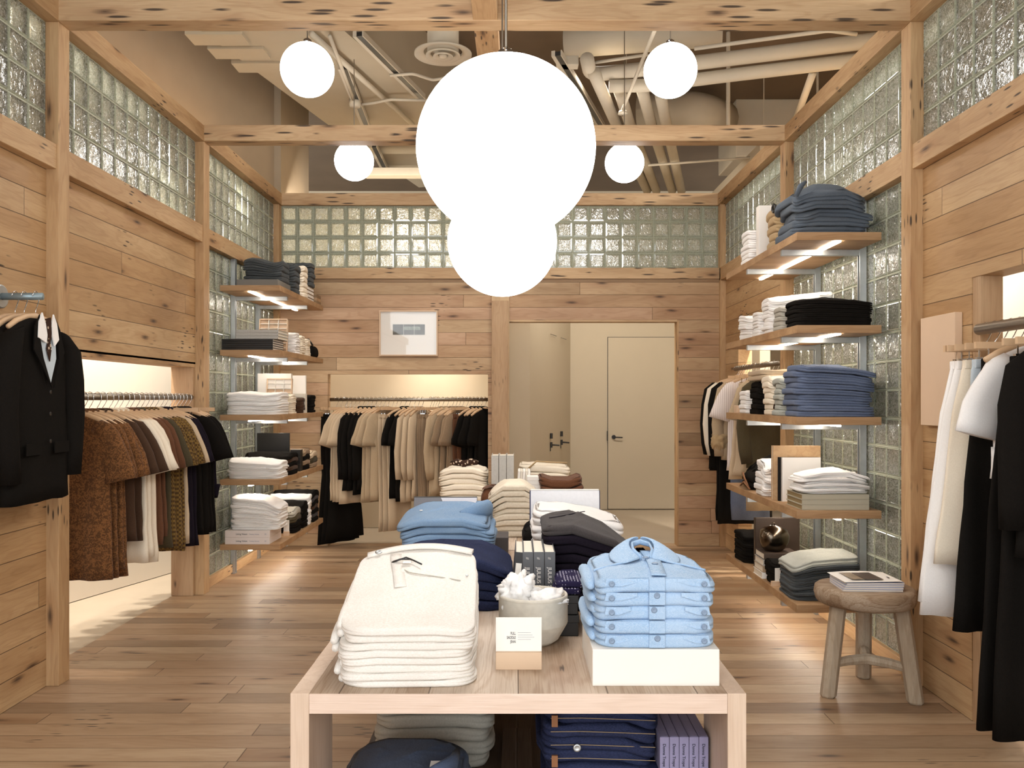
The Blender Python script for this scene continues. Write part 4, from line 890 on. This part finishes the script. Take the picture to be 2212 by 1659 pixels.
# ---- lowest
z = RZ[4]
rs(7, 5.72, z, .28, .029, F_black, 'black trousers at the far end of the lowest shelf by the stool', hump(.15), d=.38, wob=.012, **TR)
e = empty('book', (1.52, 5.40, z), label='large dark brown book standing behind the metal vase', cat='book')
MB().box(0, .28, 0, .003, 0, .325).box(0, .28, .037, .04, 0, .325).box(0, .003, 0, .04, 0, .325).build('cover', plain('cover_umber', '4a3a2e', .5, vary=.2, vs=5), e, bevel=.001); MB().box(.003, .277, .003, .037, .002, .32).build('pages', M_pages, e)
for i in range(4): book(1.60, 5.12, z+.038*i, .215+.008*(3-i), .19, .037, (M_paper, plain('cover_tan', 'b49a7c', .7), M_lin, plain('cover_umber', '4a3a2e'))[i], ORD[3-i]+' book in the pile carrying the metal vase', group='books under the metal vase')
e = empty('metal_vase', (1.578, 5.22, z+.153), label='dark metal vase with squat shouldered body standing on the book pile', cat='vase')
prof = [(.0, 0), (.052, 0), (.07, .018), (.085, .055), (.089, .09), (.080, .125), (.05, .145), (.02, .153), (.012, .156), (.010, .150), (.0, .148)]
M_bronze = plain('burnished_metal', '6d6254', .22, metal=1, vary=.15)
mb = MB().lathe(prof, N=40)
for i, p in enumerate(mb.v):
    k = 1+.09*math.cos(3*math.atan2(p[1], p[0])+1)*math.sin(min(1, p[2]/.15)*PI); mb.v[i] = (p[0]*k, p[1]*k, p[2])
mb.build('body', M_bronze, e, smooth=True)
MB().tube([(-.012, 0, .150), (-.008, 0, .168), (.008, 0, .168), (.012, 0, .150)], .003).build('loop_handle', M_bronze, e, smooth=True)
rs(4, 5.04, z, .15, .034, F_black, 'black pouches with tie beside the little price sign', hump(.25), d=.26, cat='pouch', name='folded_pouch')
e = sign(1.515, 4.925, z, .075, .028, .075, 'little price sign with wooden base before the black pouches', rz=.1)
e.children[1].scale = (.45, 1, 1)
X = rs(13, 4.70, z, .30, .0185, [F_bdenim]*11+[F_gdenim]*2, 'washed grey jeans layered at the front of the lowest shelf', lambda u, v: 1-.25*max(0, -v)**1.5-.05*u*u, d=.36, wob=.012, jit=.01, **J)
# ================================================================== stool with magazines
e = empty('wooden_stool', (1.652, 4.03, 0), 0, label='weathered three legged wooden stool beside the white trousers', cat='stool')
SH = .50
prof = [(.0, SH-.08), (.20, SH-.082), (.222, SH-.07), (.23, SH-.04), (.226, SH-.012), (.21, SH), (0, SH)]
mb = MB().lathe(prof, N=48)
for i, p in enumerate(mb.v):
    k = 1+.03*ns(p[0]*6, p[1]*6, 3)+.012*ns(p[0]*40, p[1]*40, p[2]*60); mb.v[i] = (p[0]*k, p[1]*k, p[2]+.004*ns(p[0]*9, p[1]*9, 7))
mb.build('seat', M_stool, e, smooth=True)
feet = [(-.20, -.07, 1), (.165, -.16, 1), (.075, .20, 1)]
def leg(px, py):
    m = MB(); top = Vector((px*.72, py*.72, SH-.07)); ft = Vector((px, py, 0)); w = .034
    rings = [[(c.x+w*k*a, c.y+w*k*b, c.z) for a, b in ((1, .45), (.45, 1), (-.45, 1), (-1, .45), (-1, -.45), (-.45, -1), (.45, -1), (1, -.45))] for c, k in ((ft, .85), (ft+(top-ft)*.02, 1), (top, 1.02))]
    m.loft(rings).build('leg', M_stooll, e, bevel=.002)
for a in feet: leg(a[0], a[1])
hub = Vector((0, -.02, .16))
for a in feet:
    b_ = Vector((a[0]*.93, a[1]*.93, .15)); MB().tube([hub, (hub+b_)/2+Vector((0, 0, .005)), b_], [.026, .024, .02], 8).build('stretcher', M_stooll, e)
for i in range(4):
    b = empty('magazine', (1.612+.004*i, 4.0+.006*i, SH+.009*i+.001), -.06+.03*i, label=ORD[3-i]+' magazine lying on the weathered wooden stool', cat='magazine', group='magazines on the stool')
    MB().box(-.105, .165, -.10, .10, 0, .001).box(-.105, .165, -.10, .10, .0075, .0085).build('cover', plain('magazine_grey', 'a8abc0', .5), b); MB().box(-.104, .164, -.099, .099, .001, .0075).build('pages', M_pages, b)
    if i == 3:
        MB().loft([[(-.115+.27*k/10, -.10, .012+.002*k/10), (-.115+.27*k/10, .105, .016+.006*math.sin(k/3)), (-.115+.27*k/10, .105, .017+.006*math.sin(k/3)), (-.115+.27*k/10, -.10, .013+.002*k/10)] for k in range(11)]).build('cover_page', M_paper, b)
        MB().box(-.07, -.015, -.075, .075, .0205, .0215).build('cover_photo', plain('photo_sepia', '9a8468', .5, vary=.4, vs=30), b); MB().box(-.012, .075, -.08, .075, .0205, .0215).build('cover_photo', plain('photo_dark', '4f3d2f', .5, vary=.3, vs=30), b); MB().box(.112, .12, -.05, -.025, .0205, .0212).build('cover_mark', M_ink, b)
# ================================================================== wall pieces
fx0, fx1 = (820-CX)/230, (946-CX)/230; fz0, fz1 = H+(CY-769)/230, H+(CY-671)/230
e = empty('picture_frame', ((fx0+fx1)/2, YC, (fz0+fz1)/2), label='framed panoramic photograph with wide mat on the rear board wall', cat='picture')
w, h = (fx1-fx0)/2, (fz1-fz0)/2
q = MB(); q.box(-w, w, -.03, -.001, h-.012, h).box(-w, w, -.03, -.001, -h, -h+.012).box(-w, -w+.012, -.03, -.001, -h+.012, h-.012).box(w-.012, w, -.03, -.001, -h+.012, h-.012); q.build('frame', M_ply, e)
MB().box(-w+.012, w-.012, -.012, -.008, -h+.012, h-.012).build('mat_board', M_paper, e)
a = MB(); a.box(-.148, .152, -.0135, -.0122, -.015, .083); a.build('photograph', plain('photo_night', '524c3c', .4, vary=.4, vs=24), e)
a = MB(); a.box(-.05, .11, -.0142, -.0136, .03, .062); a.build('photograph_detail', plain('photo_lights', '8f9688', .4, vary=.6, vs=60), e)
MB().box(-.048, -.046, -.0148, -.0142, -.015, .083).box(.052, .054, -.0148, -.0142, -.015, .083).build('photograph_line', M_paper, e)
gN = NT('frame_glass'); g_ = gN.n('ShaderNodeBsdfGlossy', i_Roughness=.02); t_ = gN.n('ShaderNodeBsdfTransparent'); mx = gN.n('ShaderNodeMixShader', i_0=.045); gN.put(mx.inputs[1], t_.outputs[0]); gN.put(mx.inputs[2], g_.outputs[0]); gN.put(gN.out.inputs[0], mx.outputs[0])
MB().box(-w+.012, w-.012, -.021, -.019, -h+.012, h-.012).build('glass', gN.mat, e)
tag(MB().box(XR-.035, XR-.001, 3.735, 4.05, 1.26, 1.765).build('canvas_panel', M_ply, bevel=.002), 'blank pale ply panel fixed to the boards beside the timber post', 'panel')
# ================================================================== hangers and hanging clothes
def wire_hook(m, r=.0022, R=.024):
    return m.tube([(0, 0, -.082), (0, 0, -.058), (.012, 0, -.04), (R, 0, -.016), (R, 0, .006), (R*.6, 0, R*.86), (0, 0, R*1.08), (-R*.65, 0, R*.8), (-R, 0, .002)], r, 6)
def hanger_proto(kind):
    e = empty('clothes_hanger', (0, 0, -50))
    if kind == 'coat':
        m = MB(); pts = [(-.205, 0, -.148), (-.15, 0, -.118), (-.08, 0, -.094), (0, 0, -.084), (.08, 0, -.094), (.15, 0, -.118), (.205, 0, -.148)]
        m.tube(pts, [.011, .013, .013, .014, .013, .013, .011], 8, flat=.8)
    else:
        m = MB().box(-.185, .185, -.007, .007, -.098, -.072)
    o = m.build('bar', M_hang, e, smooth=(kind == 'coat'))
    wire_hook(MB()).build('hook', M_chrome, e, smooth=True)
    if kind != 'coat':
        for sx in (-.13, .13): MB().box(sx-.012, sx+.012, -.009, .009, -.168, -.128).box(sx-.002, sx+.002, -.002, .002, -.13, -.09).build('clip', M_chrome, e)
    return e
HG = {k: hanger_proto(k) for k in ('coat', 'clip')}; HK = {k: kids(v) for k, v in HG.items()}; HUSED = set()
def hang(kind, loc, rz, label, group):
    if kind not in HUSED: HUSED.add(kind); e = HG[kind]
    else: e = copy_tree(HG[kind], ks=HK[kind])
    e.location = loc; e.rotation_euler = (0, 0, rz); tag(e, label, 'clothes hanger', group); return e
def body(mb, prof, seed, amp=.012, k=40, N=44, e=.7):
    rings = []
    z0, z1 = prof[0][0], prof[-1][0]
    for z, hw, th in prof:
        t = (z-z0)/(z1-z0); ring = []
        A = amp*min(1, t*2.2)
        for i in range(N):
            a = 2*PI*i/N; c, s_ = math.cos(a), math.sin(a)
            x = hw*math.copysign(abs(c)**e, c); y = th/2*math.copysign(abs(s_)**e, s_)
            y += A*(math.sin(k*x+seed*3+t*1.5)+.6*ns(x*18, z*4, seed))*(.4+.6*abs(s_)) 
            x += .006*ns(z*9, seed, c)*t*2
            ring.append((x, y, z+.004*ns(x*12, seed, 1)*t))
        rings.append(ring)
    mb.loft(rings)
def sub(prof, n=4):
    out = []
    for (a, b) in zip(prof, prof[1:]):
        for i in range(n): t = i/n; out.append(tuple(p+(q-p)*t for p, q in zip(a, b)))
    return out+[prof[-1]]
def sleeve(sx, long, seed, th=.04, w=.2, cuff=1.0):
    rnd = random.Random(int(seed*100)+(1 if sx > 0 else 0))
    if long: P = [(w-.05, -.150), (w-.005, -.20), (w+.02, -.32), (w+.035+rnd.uniform(-.01, .01), -.48), (w+.03, -.64), (w+.02+rnd.uniform(-.015, .015), -.74)]; R = [.045, .062, .062, .055, .05, .045*cuff]
    else: q_ = rnd.uniform(-.025, .025); P = [(w-.06, -.148), (w-.03, -.175), (w-.01, -.21), (w+.01+q_*.3, -.27), (w+.028+q_*.6, -.33), (w+.042+q_*.8, -.385), (w+.05+q_, -.43)]; R = [.04, .058, .068, .075, .08, .084, .087]
    rings = []
    for i, ((x, z), r) in enumerate(zip(P, R)):
        a, b = P[max(0, i-1)], P[min(len(P)-1, i+1)]; tx, tz = b[0]-a[0], b[1]-a[1]; L = math.hypot(tx, tz); nx, nz = -tz/L, tx/L
        ring = []
        for k in range(20):
            q = 2*PI*k/20; c, s_ = math.cos(q), math.sin(q)
            rr_ = r*(1+.07*ns(c*1.3, i*.5, seed)+(.05*math.sin(4*q+seed) if i > 2 else 0)); ring.append((sx*(x+nx*c*rr_), s_*(th*.62)*(1+.25*ns(i*.9, k*.5, seed))+.006*math.sin(i*2+seed), z+nz*c*rr_))
        rings.append(ring)
    return MB().loft(rings)
def garment(kind, loc, rz, mat, label, cat, L=.9, seed=1.0, group=None, th=.05, w=.2, flare=1.0, name=None):
    e = empty(name or cat.replace(' ', '_'), loc, rz, label=label, cat=cat, group=group)
    if kind in ('short', 'long'):
        prof = [(-.088, .045, .03), (-.095, .065, .04), (-.108, .10, .035), (-.130, .15, .035), (-.155, w-.008, .04), (-.20, w+.004, .045), (-.32, w, th), (-.5, w+.004, th), (-L*.8, w+.01*flare, th*1.1), (-L, w+.018*flare, th*1.15)]
        mb = MB(); body(mb, sub(prof, 3), seed, .012, 42); mb.build('body', mat, e, smooth=True)
        for sx in (-1, 1): sleeve(sx, kind == 'long', seed+sx, th, w).build('sleeve', mat, e, smooth=True)
        ring = [(.052*math.cos(q), .028*math.sin(q)-.004, -.082+.014*math.sin(q)) for q in [2*PI*i/16 for i in range(17)]]
        MB().tube(ring, .007, 6).build('collar', mat, e, smooth=True)
    elif kind == 'trouser':
        prof = [(-.140, .165, .025), (-.16, .17, .028), (-.20, .175, .035), (-.35, .18, th), (-.7, .165, th), (-L, .16*flare, th)]
        mb = MB(); body(mb, sub(prof, 4), seed, .010, 30); mb.build('legs', mat, e, smooth=True)
        MB().box(-.168, .168, -.016, .016, -.172, -.136).build('waistband', mat, e, bevel=.004)
    else:
        prof = [(-.140, .15, .025), (-.18, .16, .035), (-.35, .18*(1+.25*(flare-1)), th), (-.7, .19*(1+.6*(flare-1)), th*1.1), (-L, .20*flare, th*1.2)]
        mb = MB(); body(mb, sub(prof, 4), seed, .013, 36); mb.build('skirt_body', mat, e, smooth=True)
        MB().box(-.152, .152, -.016, .016, -.172, -.136).build('waistband', mat, e, bevel=.004)
    return e
def rail(p0, p1, r, label, flange=True):
    p0, p1 = Vector(p0), Vector(p1); e = empty('clothes_rail', p0, label=label, cat='clothes rail')
    MB().tube([(0, 0, 0), p1-p0], r, 20).build('pipe', M_rail, e, smooth=True)
    return e
def orl(k, n): return ['first', 'second', 'third', 'fourth', 'fifth', 'sixth'][k] if n > 1 else 'single'
def row(axis, fixed, z, items, place, rz0, end, seed0=0):
    """items: (desc, cat, kind, mat, [positions], L, extra)"""
    rnd = random.Random(seed0)
    for desc, cat, kind, mat, pos, L, ex in items:
        n = len(pos)
        for k, p in enumerate(pos):
            loc = (fixed, p, z) if axis == 'y' else (p, fixed, z)
            rz = rz0+ex.get('rz', 0)+rnd.uniform(-.11, .11)
            lab = f'{desc}, {place}' if n == 1 else f'{desc}, {orl(k, n)} {end}, {place}'
            gk = {q: v for q, v in ex.items() if q in ('w', 'flare', 'th')}
            if n > 1: gk.setdefault('th', max(.022, min(.05, abs(pos[1]-pos[0])*.78)))
            garment(kind, loc, rz, mat, lab, cat, L+rnd.uniform(-.03, .03), seed0+p*7.3, f'{desc}, {place}', **gk)
            hang('coat' if kind in ('short', 'long') else 'clip', loc, rz, f'wooden hanger holding {desc}'+('' if n == 1 else f', {orl(k, n)} {end}')+f', {place}', f'hangers, {place}')
def seq(a, n, d): return [a+d*i for i in range(n)]
# ---- left niche, rail runs into the picture
rail((-2.28, 4.22, 1.395), (-2.28, 5.985, 1.395), .019, 'brushed steel rail in the niche with brown patterned shirts')
row('y', -2.28, 1.395, [
    ('brown floral shirt', 'shirt', 'short', F_floral, seq(4.37, 4, .062), .935, {}),
    ('dark brown shirt', 'shirt', 'short', F_brown, seq(4.64, 2, .062), .80, {}),
    ('ivory shirt', 'shirt', 'short', F_cream, seq(4.78, 3, .062), .93, {}),
    ('rust shirt', 'shirt', 'short', F_rust, seq(4.98, 2, .062), .85, {}),
    ('olive shirt', 'shirt', 'short', F_olive, [5.12], .9, {}),
    ('brown checked shirt', 'shirt', 'short', F_check, seq(5.19, 3, .062), .935, {}),
    ('sand shirt', 'shirt', 'short', F_sand, [5.39], .9, {}),
    ('plum black shirt', 'shirt', 'short', F_plum, seq(5.47, 2, .062), .935, {}),
    ('black skirt', 'skirt', 'skirt', F_black, seq(5.61, 2, .055), .93, {'flare': 1.1}),
    ('black shirt', 'shirt', 'short', F_black, seq(5.73, 3, .062), .93, {}),
    ('black corduroy skirt', 'skirt', 'skirt', F_plum, [5.93], .60, {'flare': 1.15})], 'open side niche', 0, 'from camera end', 3)
# ---- rear niche, rail runs across
RY = 8.05; xx = lambda px: (px-CX)/F*RY
rail((-1.755, RY, 1.376), (-.235, RY, 1.376), .017, 'brushed steel rail across the rear wall niche')
A1 = math.radians(52)
row('x', RY, 1.376, [
    ('long black trousers', 'trousers', 'trouser', F_black, seq(xx(727), 3, .04), 1.32, {'flare': 1.35}),
    ('sand tee', 'shirt', 'short', F_sand, seq(xx(748), 4, .037), .95, {}),
    ('loose black blouse', 'shirt', 'long', F_black, seq(xx(783), 4, .040), .86, {'flare': 1.5}),
    ('khaki tee', 'shirt', 'short', F_khaki, seq(xx(820), 3, .038), .93, {}),
    ('long sand trousers', 'trousers', 'trouser', F_sand, seq(xx(847), 3, .036), 1.22, {}),
    ('black shirt', 'shirt', 'short', F_black, seq(xx(874), 2, .042), .95, {'w': .17}),
    ('pale sand shirt', 'shirt', 'long', F_sand, seq(xx(894), 3, .040), .93, {'w': .17, 'rz': .12}),
    ('taupe trousers', 'trousers', 'trouser', F_taupe, seq(xx(930), 4, .024), .95, {'w': .17}),
    ('khaki shirt', 'shirt', 'long', F_khaki, seq(xx(956), 2, .042), .9, {'w': .18}),
    ('taupe tee', 'shirt', 'short', F_taupe, seq(xx(977), 4, .032), .78, {'w': .17}),
    ('brown trousers', 'trousers', 'trouser', F_rust, seq(xx(1008), 2, .03), .95, {}),
    ('black tee', 'shirt', 'short', F_black, seq(xx(1023), 4, .036), .76, {'w': .16})], 'rear niche rail', A1, 'from shelf end', 8)
# ---- far right-hand niche
rail((1.93, 6.22, 1.645), (1.93, 7.49, 1.645), .019, 'brushed steel rail in the niche with the bright white wall')
row('y', 1.93, 1.645, [
    ('black jacket', 'jacket', 'long', F_black, [7.44, 7.38], .90, {'w': .235}),
    ('cream blouse with gathered cuffs', 'blouse', 'long', F_cream, [7.31], .62, {'w': .24}),
    ('long black coat', 'coat', 'long', F_black, [7.24, 7.17], 1.28, {'w': .22}),
    ('khaki overshirt', 'shirt', 'long', F_khaki, [7.09], .78, {}),
    ('dark blue jeans', 'jeans', 'trouser', F_washed, [7.01], 1.27, {}),
    ('white striped shirt', 'shirt', 'short', F_stripe, [6.92], .86, {}),
    ('sand linen dress', 'dress', 'skirt', F_sand, [6.80, 6.66], .88, {'flare': 1.2}),
    ('sand wide trousers', 'trousers', 'trouser', F_khaki, [6.56], 1.12, {}),
    ('stone linen shirt', 'shirt', 'short', F_khaki, [6.44], .84, {}),
    ('brown knit sweater', 'sweater', 'long', F_olive, [6.32], .80, {})], 'niche behind tall shelves', 0, 'from rear wall', 15)
tag(crumple('knotted_scarf', .075, F_tan, None, (1.70, 7.1, 1.03), 5, (1, .6, 1.2), .5), 'knotted tan scarf hanging among the clothes behind the tall shelves', 'scarf')
# ---- clothes at the frame edge
rail((1.95, 1.6, 1.676), (1.95, 3.585, 1.676), .024, 'thick ringed steel rail over the white trousers and long black clothes')
row('y', 1.955, 1.676, [
    ('wide white trousers', 'trousers', 'skirt', F_white, [3.54, 3.475], 1.15, {'flare': 1.5}),
    ('ivory skirt', 'skirt', 'skirt', F_cream, [3.42], .98, {'flare': 1.35}),
    ('pale blue camisole', 'top', 'skirt', F_pale, [3.36], .50, {'flare': .7}),
    ('long flared black skirt', 'skirt', 'skirt', F_black, [3.30], 1.20, {'flare': 1.4}),
    ('soft white tee', 'shirt', 'short', F_white, [3.20], .60, {'w': .17}),
    ('full length black dress', 'dress', 'skirt', F_black, [3.10, 3.02], 1.47, {'flare': 1.4}),
    ('black jacket', 'jacket', 'long', F_black, [2.93], .86, {'w': .22}),
    ('light blue jeans', 'jeans', 'trouser', F_blue, [2.84], 1.16, {'flare': 1.2})], 'rail beside the stool', 0, 'from timber post', 22)
# ---- face-out arm with dark tailored jackets
AX, AY, AZ = -2.26, 3.735, 1.833
e = empty('hanging_arm', (AX, AY, AZ), label='short grey steel hanging arm with round flange above the dark jackets', cat='clothes rail')
MB().tube([(0, 0, 0), (.185, 0, 0)], .016, 20).build('pipe', M_blued, e, smooth=True)
o = MB().lathe([(0, 0), (.052, 0), (.052, .006), (.047, .009), (0, .009)], N=28).build('flange', M_steel, e, smooth=False); o.rotation_euler = (0, HP, 0)
def tailored(x, label, hero=False):
    e = empty('suit_jacket', (x, AY, AZ), HP, label=label, cat='jacket', group=None if hero else 'dark jackets behind the collared one')
    w = .225; L = .895
    prof = [(-.10, .06, .05), (-.108, .09, .06), (-.125, .14, .06), (-.15, .19, .06), (-.18, w, .065), (-.26, w+.005, .075), (-.5, w-.01, .08), (-.7, w+.01, .085), (-L, w+.02, .09)]
    mb = MB(); body(mb, sub(prof, 3), x*9, .006, 22); mb.build('body', F_black, e, smooth=True)
    for sx in (-1, 1):
        P = [(w-.04, -.16), (w+.01, -.22), (w+.035, -.36), (w+.045, -.52), (w+.03, -.68), (w+.015, -.80)]; R = [.05, .07, .068, .062, .056, .05]; rings = []
        for i, ((px, z), r) in enumerate(zip(P, R)):
            rings.append([(sx*px+math.cos(q)*r, math.sin(q)*r*.75-.012-i*.004, z+(.02*math.cos(q)*sx*(-1) if i < 2 else 0)) for q in [2*PI*k/18 for k in range(18)]])
        MB().loft(rings).build('sleeve', F_black, e, smooth=True)
    if hero:
        fy = lambda z: -(.034+.012*min(1, max(0, (-z-.10)/.3)))-.004
        def panel(name, pts, m, dy, t=.003):
            MB().loft([[(px, fy(z)-dy, z) for px, z in pts], [(px, fy(z)-dy-t, z) for px, z in pts]], True, True).build(name, m, e)
        panel('shirt_front', [(-.055, -.10), (-.06, -.16), (-.035, -.27), (.02, -.385), (.075, -.27), (.075, -.16), (.06, -.10)], F_pale, .002)
        panel('collar', [(-.045, -.075), (-.075, -.115), (-.085, -.185), (-.02, -.205), (-.012, -.17), (-.022, -.12)], F_white, .012, .006)
        panel('collar', [(.045, -.075), (.07, -.115), (.082, -.185), (.045, -.215), (.03, -.17), (.03, -.12)], F_white, .012, .006)
        panel('neck_tie', [(-.012, -.10), (-.018, -.15), (.0, -.20), (-.012, -.23), (.008, -.285), (.024, -.23), (.018, -.20), (.034, -.15), (.028, -.09)], F_band, .009, .005)
        panel('lapel', [(-.06, -.085), (-.10, -.14), (-.115, -.24), (-.06, -.30), (.015, -.40), (-.045, -.27), (-.07, -.16)], F_black, .010, .005)
        panel('lapel', [(.06, -.085), (.10, -.14), (.13, -.24), (.09, -.30), (.03, -.40), (.085, -.27), (.08, -.16)], F_black, .010, .005)
        for z in (-.42, -.515, -.635): button(.015, fy(z)-.006, z, .0085, M_black, e, (HP, 0, 0))
        for sx in (-1, 1): panel('pocket_flap', [(sx*.05, -.64), (sx*.17, -.64), (sx*.17, -.69), (sx*.05, -.69)], F_black, .004, .004)
    h = hang('coat', (x, AY, AZ-.002), HP, ('wooden hanger inside the collared jacket with patterned tie' if hero else 'wooden hanger, '+label.replace('plain dark jacket ', '')), 'hangers on the short steel arm')
    return e
tailored(-2.105, 'black tailored jacket over white collared shirt and patterned tie', True)
tailored(-2.155, 'plain dark jacket directly behind the jacket with the tie')
tailored(-2.195, 'plain dark jacket second behind the jacket with the tie')
# ================================================================== lettering becomes plain meshes
bpy.context.view_layer.update()
for o in [o for o in bpy.data.objects if o.type == 'FONT']:
    me = bpy.data.meshes.new_from_object(o); m = bpy.data.objects.new(o.name.split('.')[0], me); nm = o.name
    m.parent = o.parent; m.location = o.location; m.rotation_euler = o.rotation_euler; m.scale = o.scale
    bpy.data.objects.remove(o); m.name = nm; col.objects.link(m)
